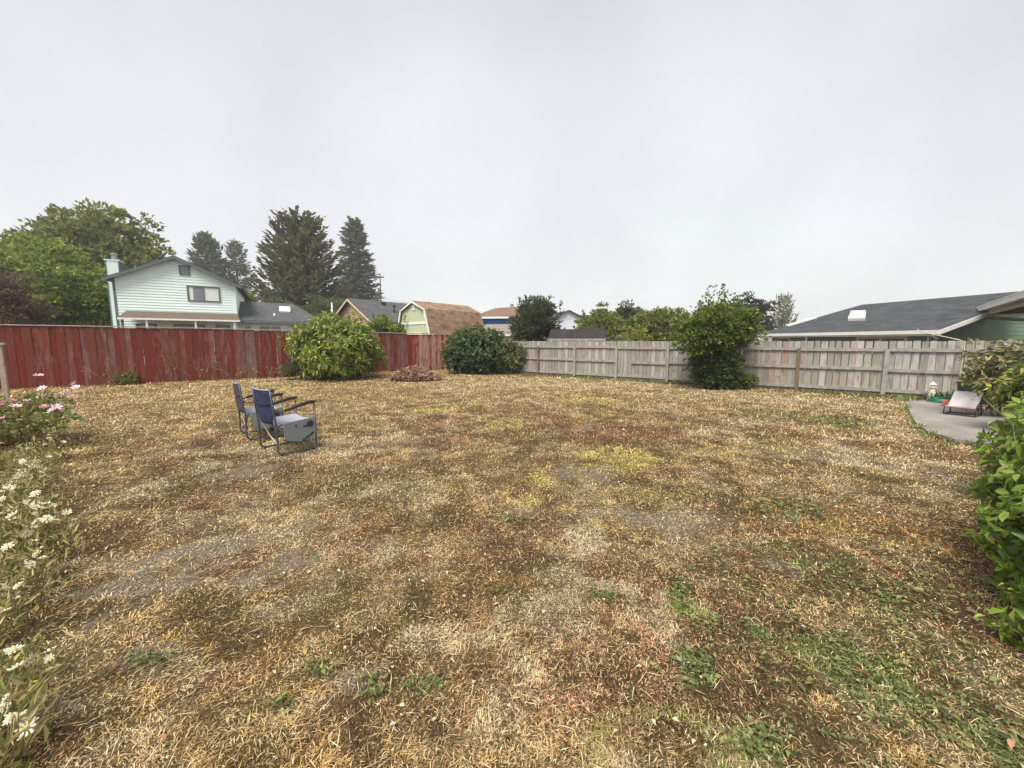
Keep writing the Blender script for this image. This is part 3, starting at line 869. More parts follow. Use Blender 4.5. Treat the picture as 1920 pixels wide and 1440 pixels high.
# ------------------------------------------------------------------ grey fence
gf_ang = math.atan2(GDIR.y, GDIR.x)
GS0 = (CORNER - GA).dot(GDIR) + 0.05
GS1 = 17.0
grey = empty('grey_fence', (GA.x, GA.y, 0), gf_ang)
tag(grey, 'weathered grey board fence with posts and three rails, right of the corner', 'fence')
gw = [0.14, 0.145, 0.155, 0.165]
grey_me = {(w, h): board_mesh('board', w - 0.010, h, 0.019, None, 0.014) for w in gw for h in (1.498, 1.505, 1.512)}
for me in grey_me.values(): me.materials.append(M_GREY)
s = GS0
rngp = random.Random(9)
while s < GS1:
    w = rngp.choice(gw)
    o = link('board', grey_me[(w, rngp.choice((1.498, 1.505, 1.505, 1.512)))], grey)
    gap = 0.012 if 9.6 < s < 12 and rngp.random() < .5 else 0.0
    o.location = (s + w / 2, 0.03 + rngp.uniform(-.002, .003), rngp.uniform(-.006, .006))
    o.rotation_euler = (rngp.uniform(-.006, .006), rngp.uniform(-.004, .004), 0)
    s += w + gap
def s_at(px, py):
    a, b = ray(px, py)
    # along grey fence: GA.x + s*dx = a*(GA.y + s*dy)
    return (a * GA.y - GA.x) / (GDIR.x - a * GDIR.y)
posts = [s_at(1010, 690), s_at(1078, 690), s_at(1156, 690), s_at(1252, 690), s_at(1365, 690), s_at(1495, 700), s_at(1658, 700)]
posts = [posts[0] - 1.9, posts[0] - 3.8] [::-1] + posts + [posts[-1] + 1.9, posts[-1] + 3.8]
for i, ps in enumerate(posts):
    if ps < GS0 + .05: continue
    mb = MB()
    hh = 1.30 + (0.2 if i == 5 else 0.0)
    mb.box(-.045, .045, -.09, 0, -.1, hh)
    o = mb.build('post', M_POSTB if i in (2, 7) else M_RAIL, grey, (ps, 0.008, 0), (rngp.uniform(-.006, .006), rngp.uniform(-.008, .008), 0))
    if i == 5: o['label'] = 'taller pale post'
    nx_ = posts[i + 1] if i + 1 < len(posts) else GS1
    if i + 1 >= len(posts): continue
    for zr in (0.145, 0.70, 1.225):
        z = zr + rngp.uniform(-.015, .015)
        mb = MB(); x0, x1 = .047, nx_ - ps - .047
        if i == 4 and zr == 0.70: x0, z = (nx_ - ps) * 0.30, 0.665
        mb.box(x0, x1, -.048, 0, z, z + .085)
        mb.build('rail', M_RAIL, grey, (ps, 0.007, 0), (0, rngp.uniform(-.004, .004), 0))
    if i == 4:
        mb = MB(); x0 = (nx_ - ps) * 0.29; mb.box(x0, x0 + .035, -.036, 0, .235, .70); mb.build('cleat', M_RAIL, grey, (ps, .007, 0))
    # buried gravel board
    mb = MB(); mb.box(.0, nx_ - ps, .002, .012, -.06, .07); mb.build('gravel_board', M_POSTB, grey, (ps, .0, 0))

# ------------------------------------------------------------------ houses
M_TEAL = mat_plain('pale_teal_paint', (0.73, 0.84, 0.81), (0.67, 0.785, 0.755), 2.0, 0.6, 0.03)
M_TRIM_DK = mat_plain('dark_green_grey_trim', (0.115, 0.15, 0.155), (0.085, 0.11, 0.115), 5, 0.6, 0.03)
M_WHITE = mat_plain('white_paint', (0.78, 0.78, 0.76), (0.66, 0.66, 0.63), 4, 0.55, 0.03)
M_ROOFG = mat_roof('grey_shingles', (0.095, 0.098, 0.105), (0.075, 0.078, 0.085), (0.12, 0.118, 0.12))
M_ROOFD = mat_roof('dark_slate_shingles', (0.062, 0.070, 0.074), (0.036, 0.042, 0.047), (0.085, 0.090, 0.096), 0.2, 0.9)
M_ROOFB = mat_roof('brown_patio_roof', (0.17, 0.115, 0.085), (0.14, 0.10, 0.075), (0.12, 0.12, 0.095))
M_ROOFT = mat_roof('tan_brown_shingles', (0.30, 0.185, 0.12), (0.11, 0.07, 0.05), (0.33, 0.23, 0.15), 0.2, 0.34)
M_ROOFBR = mat_roof('brown_shingles', (0.21, 0.135, 0.10), (0.16, 0.10, 0.08), (0.24, 0.16, 0.12))
M_ROOFK = mat_roof('black_felt_roof', (0.035, 0.03, 0.03), (0.028, 0.024, 0.024), (0.05, 0.042, 0.04))
M_TAN = mat_plain('tan_siding_paint', (0.52, 0.375, 0.245), (0.46, 0.33, 0.21), 2, 0.65, 0.03)
M_SAGE = mat_plain('sage_green_panel', (0.50, 0.55, 0.36), (0.45, 0.50, 0.32), 1.4, 0.65, 0.05, (8, 8, .6))
M_BLUE = mat_plain('bright_blue_paint', (0.06, 0.17, 0.50), (0.05, 0.13, 0.40), 2, 0.6, 0)
M_LAV = mat_plain('pale_lavender_paint', (0.62, 0.66, 0.76), (0.55, 0.59, 0.69), 2, 0.6, 0)
M_GREENW = mat_plain('sage_siding_paint', (0.21, 0.30, 0.225), (0.17, 0.25, 0.18), 2, 0.6, 0.03)
M_SHED = mat_plain('dark_shed_wood', (0.085, 0.068, 0.062), (0.05, 0.04, 0.038), 6, 0.85, 0.2, (1, 1, .3))
M_DARKIN = mat_plain('dark_interior', (0.025, 0.025, 0.028), (0.015, 0.015, 0.018), 3, 0.8, 0)
M_CURT = mat_plain('pale_curtain', (0.72, 0.74, 0.72), (0.55, 0.57, 0.56), 3, 0.85, 0, (14, 14, .1))
M_METAL = mat_plain('grey_metal', (0.30, 0.31, 0.32), (0.22, 0.23, 0.24), 8, 0.45, 0, metal=0.6)
M_BLACK = mat_plain('black_plastic', (0.018, 0.018, 0.020), (0.03, 0.03, 0.032), 8, 0.5, 0.05)
m, n, l, bs = new_mat('window_glass')
bs.inputs['Base Color'].default_value = (0.16, 0.175, 0.185, 1); bs.inputs['Roughness'].default_value = 0.06; bs.inputs['Specular IOR Level'].default_value = 0.7
l.new(mixn(n, l, (0.13, 0.145, 0.155), (0.20, 0.21, 0.22), noise(n, l, coords(n, l), 1.2, 2)), bs.inputs['Base Color'])
M_GLASS = m
m, n, l, bs = new_mat('skylight_dome')
l.new(mixn(n, l, (0.80, 0.82, 0.83), (0.70, 0.72, 0.74), noise(n, l, coords(n, l), 2, 2)), bs.inputs['Base Color']); bs.inputs['Roughness'].default_value = 0.2
M_SKYL = m

def siding(parent, rng_fn, z0, z1, expo, y, mat, name='siding', single=False, proud=0.03):
    """lap siding: each course a wedge board; rng_fn(z) -> (x0, x1)"""
    mb = MB(); z = z0
    while z < z1 - 0.01:
        zt = min(z + expo, z1)
        a0, a1 = rng_fn(z); b0, b1 = rng_fn(zt)
        if a1 - a0 > .02 and b1 - b0 > .005:
            if single: mb = MB()
            mb.add([(a0, y - proud, z), (a1, y - proud, z), (b1, y - .002, zt), (b0, y - .002, zt), (a0, y + .02, z), (a1, y + .02, z), (b1, y + .02, zt), (b0, y + .02, zt)],
                   [(0, 1, 2, 3), (1, 0, 4, 5), (7, 6, 5, 4), (0, 3, 7, 4), (2, 1, 5, 6), (3, 2, 6, 7)])
            if single: mb.build(name, mat, parent)
        z = zt
    if not single: mb.build(name, mat, parent)
def window(parent, x0, x1, z0, z1, y, frame_m, fw=.06, depth=.05, mull=(), hmull=(), curtain=None, name='window', trim=None):
    """a window as a part: frame, panes behind, optional curtain half"""
    mb = MB()
    mb.box(x0, x1, y - depth, y, z0, z0 + fw); mb.box(x0, x1, y - depth, y, z1 - fw, z1)
    mb.box(x0, x0 + fw, y - depth, y, z0 + fw, z1 - fw); mb.box(x1 - fw, x1, y - depth, y, z0 + fw, z1 - fw)
    for mx in mull: mb.box(mx - fw * .3, mx + fw * .3, y - depth * .9, y, z0 + fw, z1 - fw)
    for mz in hmull: mb.box(x0 + fw, x1 - fw, y - depth * .85, y, mz - fw * .25, mz + fw * .25)
    w = mb.build(name, frame_m, parent)
    xs_ = [x0 + fw] + list(mull) + [x1 - fw]
    for i in range(len(xs_) - 1):
        mat = M_GLASS
        p = MB(); p.box(xs_[i], xs_[i + 1], y - .012, y + .02, z0 + fw * .9, z1 - fw * .9)
        if curtain and i in curtain: mat = M_CURT
        p.build('pane', mat, w)
    return w

# --- pale teal two-storey house, left
HL = zat(210, 520, 5.2); HRt = zat(440, 534, 5.2)
hd = (HRt - HL); hd.z = 0
HW = hd.length
th_ = math.atan2(hd.y, hd.x)
teal = empty('teal_house', (HL.x, HL.y, 0), th_)
tag(teal, 'pale teal two storey house with gable, chimney and low wing', 'house')
EAV = 5.2; PK = 6.62; DEP = 7.5
def teal_rng(z):
    if z <= EAV: return 0.0, HW
    t = (z - EAV) / (PK - EAV)
    return HW / 2 * t, HW - HW / 2 * t
mb = MB()
mb.prism([(0, .03, -.3), (HW, .03, -.3), (HW, .03, EAV), (HW / 2, .03, PK), (0, .03, EAV)], (0, DEP, 0))
mb.build('wall', M_TEAL, teal)
siding(teal, teal_rng, 3.2, PK - .05, .165, .02, M_TEAL)
siding(teal, lambda z: (0.0, HW), -.1, 3.2, .165, .021, M_TEAL)
for xx in (-.02, HW - .09):
    mb = MB(); mb.box(xx, xx + .11, -.025, .05, -.2, EAV - .02); mb.build('corner_board', M_TRIM_DK if xx < 0 else M_TEAL, teal)
oh, ro = .38, .35
sl = (PK - EAV) / (HW / 2)
roofA = roof_quad('roof_slope', [(-oh, -ro, EAV - oh * sl + .09), (-oh, DEP + ro, EAV - oh * sl + .09), (HW / 2, DEP + ro, PK + .09), (HW / 2, -ro, PK + .09)], M_ROOFG, teal)
roofB = roof_quad('roof_slope', [(HW + oh, DEP + ro, EAV - oh * sl + .09), (HW + oh, -ro, EAV - oh * sl + .09), (HW / 2, -ro, PK + .09), (HW / 2, DEP + ro, PK + .09)], M_ROOFG, teal)
for sg in (0, 1):
    xo = -oh if sg == 0 else HW + oh
    mb = MB()
    mb.prism([(xo, -ro - .03, EAV - oh * sl - .10), (HW / 2, -ro - .03, PK - .10), (HW / 2, -ro - .03, PK + .03), (xo, -ro - .03, EAV - oh * sl + .03)], (0, .028, 0))
    mb.build('fascia', M_TRIM_DK, teal)
# attic vent and upper window
wv = window(teal, HW * .525, HW * .525 + .52, PK - 1.02, PK - .42, 0.0, M_TRIM_DK, .05, .06, (), ())
ux0 = HW * .575
window(teal, ux0, ux0 + HW * .285, 4.02, 4.98, 0.0, M_TRIM_DK, .07, .06, (ux0 + HW * .142,), (), curtain=(1,))
mb = MB(); mb.box(ux0 + .1, ux0 + .3, -.02, -.0135, 4.1, 4.9); mb.build('curtain', M_CURT, teal)
# chimney chase on the left wall
chx, chy = -.30, 1.3
mb = MB(); mb.box(chx - .27, chx + .33, chy, chy + .95, -.2, 6.35); chim = mb.build('chimney', M_TEAL, teal)
sd_ = MB(); z = 0
while z < 6.3:
    sd_.box(chx - .28, chx + .34, chy - .012, chy, z, z + .11); z += .135
sd_.build('siding', M_TEAL, chim)
mb = MB(); mb.box(chx - .29, chx - .23, chy - .03, chy + .03, -.2, 6.33); mb.box(chx + .29, chx + .35, chy - .03, chy + .98, -.2, 6.33); mb.build('corner_board', M_TRIM_DK, chim)
mb = MB(); mb.box(chx - .32, chx + .38, chy - .05, chy + 1.0, 6.35, 6.41); mb.build('cap', M_TEAL, chim)
mb = MB(); mb.lathe([(.14, 0), (.14, .34), (.19, .36), (.19, .40), (.10, .46)], 10, (chx + .03, chy + .48, 6.41)); mb.build('flue', M_METAL, chim)
# patio cover along the front
pc = roof_quad('patio_roof', [(.45, -1.55, 2.84), (HW + .25, -1.55, 2.84), (HW + .05, -.04, 3.30), (.45, -.04, 3.30)], M_ROOFB, teal, .07)
mb = MB(); mb.box(.45, HW + .27, -1.62, -1.555, 2.73, 2.83); mb.build('gutter', M_WHITE, teal)
for px_ in (.6, HW * .28, HW * .66, HW - .05):
    mb = MB(); mb.box(px_ - .05, px_ + .05, -1.5, -1.4, -.2, 2.78); mb.build('post', M_TRIM_DK if px_ < 1 else M_TEAL, teal)
window(teal, HW * .44, HW * .70, .3, 2.55, -.012, M_TRIM_DK, .07, .06, (HW * .57,))
window(teal, HW * .14, HW * .30, 1.0, 2.55, -.012, M_TRIM_DK, .06, .06, (HW * .22,))
window(teal, HW * .8, HW * .93, 1.0, 2.55, -.012, M_TRIM_DK, .06, .06)
# the low wing to the right
WX0, WX1 = HW + .02, HW + 4.9
mb = MB(); mb.box(WX0, WX1, .35, 6.0, -.2, 2.85); wing = mb.build('wing_wall', M_TEAL, teal)
roof_quad('wing_roof', [(WX0 - .0, -.15, 2.9), (WX1 + .35, -.15, 2.9), (WX1 - 1.6, 3.2, 4.4), (WX0, 3.2, 4.4)], M_ROOFG, teal)
roof_quad('wing_roof', [(WX1 + .35, -.15, 2.9), (WX1 + .35, 6.5, 2.9), (WX1 - 1.6, 3.2, 4.4)], M_ROOFG, teal)
roof_quad('wing_roof', [(WX1 + .35, 6.5, 2.9), (WX0, 6.5, 2.9), (WX0, 3.2, 4.4), (WX1 - 1.6, 3.2, 4.4)], M_ROOFG, teal)
mb = MB(); mb.box(WX0, WX1 + .36, -.20, -.155, 2.74, 2.88); mb.build('fascia', M_TRIM_DK, teal)
window(teal, WX0 + .25, WX0 + .75, 1.0, 2.62, .35, M_WHITE, .07, .06)
w_ = window(teal, WX0 + 1.1, WX0 + 2.5, 1.0, 2.62, .35, M_WHITE, .08, .06, (WX0 + 1.8,), (1.55, 2.1))
window(teal, WX0 + 2.75, WX0 + 3.3, 1.0, 2.62, .35, M_WHITE, .06, .06, curtain=(0,))
window(teal, WX0 + 3.9, WX0 + 4.6, .3, 2.62, .35, M_TRIM_DK, .06, .06)
def on_slope(x, f, up=.0):
    return Vector((x, -.15 + 3.35 * f, 2.9 + 1.5 * f + up))
sq = [on_slope(WX0 + 2.4, .42), on_slope(WX0 + 3.1, .42), on_slope(WX0 + 3.1, .70), on_slope(WX0 + 2.4, .70)]
mb = MB(); mb.prism([q + Vector((0, 0, .0)) for q in sq], (0, -.08, .14)); mb.build('skylight', M_SKYL, teal)
mb = MB(); mb.tube([on_slope(WX0 + 2.1, .2), on_slope(WX0 + 2.1, .2) + Vector((0, 0, .25))], .06, 8); mb.build('roof_vent', M_WHITE, teal)

# --- tan gabled house behind the round bush
PKT = at(659, 560, 30)
e2 = zat(770, 570, PKT.z)
rd = Vector((e2.x - PKT.x, e2.y - PKT.y, 0)).normalized()
tan_ang = math.atan2(rd.y, rd.x) - math.pi / 2
tanh = empty('tan_house', (PKT.x, PKT.y, 0), tan_ang)
tag(tanh, 'tan sided house with peaked gable and long dark grey roof', 'house')
TW, TE, TP, TL = 3.6, PKT.z - 2.15, PKT.z - .08, 11.0
def tan_rng(z):
    if z <= TE: return -TW, TW
    t = (z - TE) / (TP - TE); return -TW * (1 - t), TW * (1 - t)
mb = MB(); mb.prism([(-TW, .03, -.4), (TW, .03, -.4), (TW, .03, TE), (0, .03, TP), (-TW, .03, TE)], (0, TL, 0)); mb.build('wall', M_TAN, tanh)
siding(tanh, tan_rng, .5, TP - .1, .17, .02, M_TAN)
slt = (TP - TE) / TW
for sg in (-1, 1):
    a = (sg * (TW + .35), -.35, TE - .35 * slt + .1); b = (sg * (TW + .35), TL + .3, TE - .35 * slt + .1)
    if sg < 0: roof_quad('roof_slope', [a, b, (0, TL + .3, TP + .1), (0, -.35, TP + .1)], M_ROOFG, tanh)
    else: roof_quad('roof_slope', [b, a, (0, -.35, TP + .1), (0, TL + .3, TP + .1)], M_ROOFG, tanh)
    mb = MB(); mb.prism([(sg * (TW + .35), -.39, TE - .35 * slt - .1), (0, -.39, TP - .1), (0, -.39, TP + .05), (sg * (TW + .35), -.39, TE - .35 * slt + .05)], (0, .03, 0)); mb.build('barge_board', mat_plain('cream_trim', (0.60, 0.50, 0.36), (0.54, 0.45, 0.32), 3, .6, 0), tanh)
for yy in (2.2, 4.6):
    mb = MB(); mb.box(.5, .75, yy, yy + .3, TP - .45, TP - .05); mb.build('roof_vent', M_BLACK, tanh)
mb = MB(); mb.tube([(1.7, 2.6, TP - 1.2), (1.7, 2.6, TP - .35)], .07, 8); mb.tube([(1.7, 2.6, TP - .42), (1.7, 2.6, TP - .3)], [.13, .11], 8); mb.build('vent_pipe', M_BLACK, tanh)

# --- sage green gambrel shed
PB = at(775, 564, 22.5)
e2 = zat(875, 573.5, PB.z)
bd = Vector((e2.x - PB.x, e2.y - PB.y, 0)); BL = bd.length; bd.normalize()
barn = empty('barn_shed', (PB.x, PB.y, 0), math.atan2(bd.y, bd.x) - math.pi / 2)
tag(barn, 'sage green gambrel shed with white trim and brown shingle roof', 'shed')
ZP, ZK, ZE = PB.z - .06, 3.25, 1.88
XK, XE = 1.13, 1.62
prof = [(-XE, -.1), (XE, -.1), (XE, ZE), (XK, ZK), (0, ZP), (-XK, ZK), (-XE, ZE)]
mb = MB(); mb.prism([(x, .02, z) for x, z in prof], (0, BL, 0)); mb.build('wall', M_SAGE, barn)
gv = MB()
for xx in np.arange(-1.5, 1.51, .2):
    zt_ = ZE + (XE - abs(xx)) / (XE - XK) * (ZK - ZE) if abs(xx) > XK else ZK + (XK - abs(xx)) / XK * (ZP - ZK)
    gv.box(xx - .088, xx + .088, .004, .02, .1, max(.2, min(zt_, ZP) - .12))
gv.build('siding', M_SAGE, barn)
for sg in (-1, 1):
    pts = [(sg * (XE + .06), ZE - .12), (sg * (XK + .05), ZK + .05), (0, ZP + .07)]
    for i in range(2):
        (x0, z0), (x1, z1) = pts[i], pts[i + 1]
        A_ = [(x0, -.12, z0), (x0, BL + .12, z0), (x1, BL + .12, z1), (x1, -.12, z1)]
        if sg > 0: A_ = [A_[1], A_[0], A_[3], A_[2]]
        roof_quad('roof_slope', A_, M_ROOFT, barn, .05)
        mb = MB(); mb.prism([(x0, -.15, z0 - .02), (x1, -.15, z1 - .02), (x1 * .93, -.15, z1 - .13), (x0 * .94, -.15, z0 - .06)], (0, .03, 0)); mb.build('rake_trim', M_WHITE, barn)
    mb = MB(); mb.box(sg * XE - .055, sg * XE + .055, -.012, .05, -.1, ZE + .02); mb.build('corner_board', M_WHITE, barn)
mb = MB(); mb.box(-1.34, 1.34, -.025, .003, 2.47, 2.60); mb.build('band_board', M_WHITE, barn)
mb = MB()
for i in range(4): mb.box(-.17, .17, -.03, .002, ZP - .48 + i * .085, ZP - .48 + i * .085 + .06)
mb.build('gable_vent', M_WHITE, barn)
window(barn, -.75, .75, .2, 1.98, .003, M_WHITE, .1, .05, name='door')

# --- house with brown roof and blue wall, and its low roof in front
bo = at(925, 576, 38)
bh = empty('blue_house', (bo.x, bo.y, 0), R(-8))
tag(bh, 'bright blue house with brown roof behind the spiky tree', 'house')
zr_, ze_ = bo.z, at(905, 594, 36).z
mb = MB(); mb.box(-1.3, 2.9, -1.75, 3.5, -.3, ze_ - .05); mb.build('wall', M_BLUE, bh)
roof_quad('roof_slope', [(-1.7, -2.2, ze_), (3.3, -2.2, ze_), (3.3, 1.0, zr_ + .15), (-.0, 1.0, zr_)], M_ROOFBR, bh)
roof_quad('roof_slope', [(-1.7, 4.2, ze_), (-1.7, -2.2, ze_), (-.0, 1.0, zr_)], M_ROOFBR, bh)
roof_quad('roof_slope', [(3.3, 4.2, ze_), (-1.7, 4.2, ze_), (-.0, 1.0, zr_), (3.3, 1.0, zr_ + .15)], M_ROOFBR, bh)
mb = MB(); mb.box(-1.72, 3.3, -2.27, -2.205, ze_ - .17, ze_ - .01); mb.build('gutter', M_WHITE, bh)
mb = MB(); mb.box(1.55, 1.85, .8, 1.1, zr_ - .1, zr_ + .38); mb.build('chimney', M_METAL, bh)
lo_ = at(930, 608, 30)
lr = empty('low_roofed_garage', (lo_.x, lo_.y, 0), R(-4))
tag(lr, 'low garage with taupe roof below the blue wall', 'garage')
mb = MB(); mb.box(-2.0, 3.4, -2.2, 2.0, -.3, 2.0); mb.build('wall', M_WHITE, lr)
M_TAUPE = mat_roof('taupe_shingles', (0.25, 0.215, 0.18), (0.22, 0.19, 0.16), (0.28, 0.24, 0.2))
roof_quad('roof_slope', [(-2.4, -2.6, 2.02), (3.8, -2.6, 2.02), (3.8, .0, lo_.z), (-1.6, .0, lo_.z)], M_TAUPE, lr)
roof_quad('roof_slope', [(3.8, 2.6, 2.02), (-2.4, 2.6, 2.02), (-1.6, .0, lo_.z), (3.8, .0, lo_.z)], M_TAUPE, lr)
mb = MB(); mb.box(-2.4, 3.8, -2.67, -2.605, 1.88, 2.0); mb.build('fascia', M_WHITE, lr)

# --- small lavender white gabled house
pw = at(1066, 581.5, 48)
wh = empty('lavender_house', (pw.x, pw.y, 0), R(12))
tag(wh, 'pale lavender gabled house with dark roof above the dark shed', 'house')
mb = MB(); hwid = 2.6; zte = pw.z - 1.25
mb.prism([(-hwid, 0, -.3), (hwid, 0, -.3), (hwid, 0, zte), (0, 0, pw.z - .1), (-hwid, 0, zte)], (0, 9, 0)); mb.build('wall', M_LAV, wh)
for sg in (-1, 1):
    sl_ = 1.15 / hwid
    A_ = [(sg * (hwid + .4), -.4, zte - .4 * sl_ + .02), (sg * (hwid + .4), 9.3, zte - .4 * sl_ + .02), (0, 9.3, pw.z), (0, -.4, pw.z)]
    if sg > 0: A_ = [A_[1], A_[0], A_[3], A_[2]]
    roof_quad('roof_slope', A_, M_ROOFD, wh, .12)
mb = MB(); mb.box(-.25, .25, -.05, .0, pw.z - 1.0, pw.z - .5); mb.build('gable_vent', M_WHITE, wh)
mb = MB(); mb.box(.4, 7.5, 3, 8, -.3, zte + .2); mb.build('side_wall', M_LAV, wh)
roof_quad('roof_slope', [(.2, 2.6, zte + .2), (8, 2.6, zte + .2), (8, 5.6, pw.z - .15), (.2, 5.6, pw.z - .15)], M_ROOFD, wh)

# --- dark wooden shed just behind the grey fence
so = at(1088, 617, 18.6)
sh = empty('dark_shed', (so.x, so.y, 0), R(-14))
tag(sh, 'dark brown wooden shed with low roof behind the grey fence', 'shed')
zs = so.z
mb = MB(); mb.prism([(-1.25, -.75, -.2), (-1.25, .75, -.2), (-1.25, .75, zs - .42), (-1.25, 0, zs - .08), (-1.25, -.75, zs - .42)], (2.35, 0, 0)); mb.build('wall', M_SHED, sh)
roof_quad('roof_slope', [(-1.4, -1.0, zs - .48), (1.22, -1.0, zs - .48), (1.22, 0, zs), (-1.4, 0, zs)], M_ROOFK, sh, .05)
roof_quad('roof_slope', [(1.22, 1.0, zs - .48), (-1.4, 1.0, zs - .48), (-1.4, 0, zs), (1.22, 0, zs)], M_ROOFK, sh, .05)
mb = MB(); mb.box(-1.4, 1.22, -1.05, -1.01, zs - .56, zs - .46); mb.build('fascia', M_RAIL, sh)

# --- big hipped house behind the grey fence, right
NEAR = zat(1718, 622, 1.9)
uvp = (800 - 960) / FPX
hdn = Vector((-uvp, -1, 0)).normalized()               # toward the camera along the eave
a_, b_ = ray(1420, 627.8); Yf = (1.9 - EYE) / b_
FARE = Vector((a_ * Yf, Yf, 0)); FARE = NEAR - hdn * ((NEAR - FARE).dot(hdn))
a2, _ = ray(1752, 621)
tn = (a2 * NEAR.y - NEAR.x) / (hdn.x - a2 * hdn.y)
NE = NEAR + hdn * tn
Lh = (NE - FARE).xy.length
ghang = math.atan2(hdn.y, hdn.x)
gh = empty('hipped_house', (FARE.x, FARE.y, 0), ghang)
tag(gh, 'long low house with dark shingle roof and white gutter behind the grey fence', 'house')
RY, RZ = 6.3, 1.9 + 6.3 * .295
HX = 1.2
roof_quad('roof_slope', [(0, 0, 1.93), (Lh + .15, 0, 1.93), (Lh + .15, RY, RZ), (HX, RY, RZ)], M_ROOFD, gh, .08)
roof_quad('roof_slope', [(0, 2 * RY, 1.93), (0, 0, 1.93), (HX, RY, RZ)], M_ROOFD, gh, .08)
roof_quad('roof_slope', [(Lh + .15, 2 * RY, 1.93), (0, 2 * RY, 1.93), (HX, RY, RZ), (Lh + .15, RY, RZ)], M_ROOFD, gh, .08)
mb = MB(); mb.box(-.05, Lh + .15, -.13, -.01, 1.80, 1.95); mb.build('gutter', M_WHITE, gh)
mb = MB(); mb.box(-.02, Lh + .12, -.008, .02, 1.72, 1.90); mb.build('fascia', M_WHITE, gh)
mb = MB(); mb.box(.5, Lh - .45, .55, 2 * RY - .55, -.6, 1.78); mb.build('wall', M_GREENW, gh)
# gable end facing the camera
sg_ = .295
def gr(z):
    return (.55 + max(0, (z - 1.85) / sg_ - .2), RY)
zc = -.4
while zc < RZ - .15:
    zt_ = zc + .18
    y0, y1 = gr(zc)[0], gr(zt_)[0]
    if y1 < RY:
        mb = MB(); xg = Lh - .43
        mb.add([(xg + .014, y0, zc), (xg + .014, RY, zc), (xg + .002, RY, zt_), (xg + .002, y1, zt_), (xg - .02, y0, zc), (xg - .02, RY, zc), (xg - .02, RY, zt_), (xg - .02, y1, zt_)],
               [(0, 1, 2, 3), (4, 7, 6, 5), (0, 4, 5, 1), (3, 2, 6, 7), (0, 3, 7, 4), (1, 5, 6, 2)])
        mb.build('siding_board', M_GREENW, gh)
    zc = zt_
mb = MB(); mb.box(Lh - .46, Lh - .40, .42, .56, -.6, 1.86); mb.build('corner_board', M_WHITE, gh)
mb = MB(); mb.prism([(Lh + .155, -.05, 1.76), (Lh + .155, RY, RZ - .16), (Lh + .155, RY, RZ + .02), (Lh + .155, -.05, 1.93)], (.035, 0, 0)); mb.build('rake_board', M_WHITE, gh)
# eave downspout elbow
mb = MB(); mb.tube([(Lh + .02, -.08, 1.84), (Lh + .02, -.06, 1.72), (Lh - .12, .45, 1.60), (Lh - .30, .50, 1.5), (Lh - .30, .50, -.2)], .045, 8); mb.build('downspout', M_WHITE, gh)
# windows under the eave
window(gh, Lh * .62, Lh * .86, .9, 1.72, .545, M_WHITE, .09, .06, (Lh * .74,))
window(gh, Lh * .02 + .6, Lh * .2, .9, 1.72, .545, M_WHITE, .07, .06)
mb = MB(); mb.box(.15, .3, .3, .45, -.6, 1.80); mb.build('porch_post', M_WHITE, gh)
mb = MB(); mb.box(Lh * .33, Lh * .34 + .04, .3, .36, -.6, 1.80); mb.build('porch_post', M_WHITE, gh)
def gsl(x, y, up=0.0): return Vector((x, y, 1.93 + sg_ * .985 * y + up))
# two skylights: place from their pixels on the slope
def on_roof(px, py):
    a, b = ray(px, py); o = Vector((0, 0, EYE)); d = Vector((a, 1, b))
    M_ = Matrix.Translation(gh.location) @ Matrix.Rotation(ghang, 4, 'Z')
    Mi = M_.inverted(); o2 = Mi @ o; d2 = (Mi.to_3x3() @ d)
    nrm = Vector((0, -(RZ - 1.93) / RY, 1)); t = (Vector((0, 0, 1.93)) - o2).dot(nrm) / d2.dot(nrm)
    return o2 + d2 * t
q0, q1, q2, q3 = on_roof(1590, 602), on_roof(1622, 601), on_roof(1624, 587), on_roof(1596, 587)
def skylight(q, name='skylight'):
    mb = MB(); mb.prism([v + Vector((0, 0, -.02)) for v in q], (0, -.03, .16)); fr = mb.build(name, M_WHITE, gh)
    cc_ = sum(q, Vector()) / 4
    mb = MB(); mb.prism([cc_ + (v - cc_) * .86 + Vector((0, -.03, .142)) for v in q], (0, -.008, .03)); mb.build('dome', M_SKYL, fr)
skylight([q0, q1, q2, q3])
hipd = Vector((HX, RY, RZ - 1.93))
mb = MB()
pts_ = [hipd * .28 + Vector((.0, 0, .0)), hipd * .28 + Vector((.2, 0, .0)), hipd * .55 + Vector((.2, 0, 0)), hipd * .55]
mb.prism([p + Vector((.15, -.3, 1.93 - .05)) for p in pts_], (0, -.03, .10)); mb.build('skylight', M_SKYL, gh)

# --- higher roofed wing beyond the fence: its eave corner at the right edge
E0 = zat(1842, 580, 2.9); E1 = zat(1920, 556, 2.9)
ed = Vector((E1.x - E0.x, E1.y - E0.y, 0)).normalized()
en = Vector((-ed.y, ed.x, 0))
if en.x < 0: en = -en
oh_ = empty('eave_house', (E0.x, E0.y, 2.9 - 2.2 * 1.7), math.atan2(ed.y, ed.x)); oh_.scale = (1.7, 1.7, 1.7)
tag(oh_, 'sage green house corner with white gutter, highest thing at the right edge', 'house')
sy = 1 if (Matrix.Rotation(math.atan2(ed.y, ed.x), 3, 'Z') @ Vector((0, 1, 0))).dot(en) > 0 else -1
LE = 4.7
def yb(mb_, x0, x1, y0, y1, z0, z1):
    a, b = sorted((y0 * sy, y1 * sy)); return mb_.box(x0, x1, a, b, z0, z1)
yb(MB(), 0, 0, 0, 0, 0, 0)
rq = [(0, 0, 2.24), (LE, 0, 2.24), (LE, 3.2 * sy, 3.3), (0, 3.2 * sy, 3.3)]
roof_quad('roof_slope', rq if sy > 0 else rq, M_ROOFD, oh_, .06)
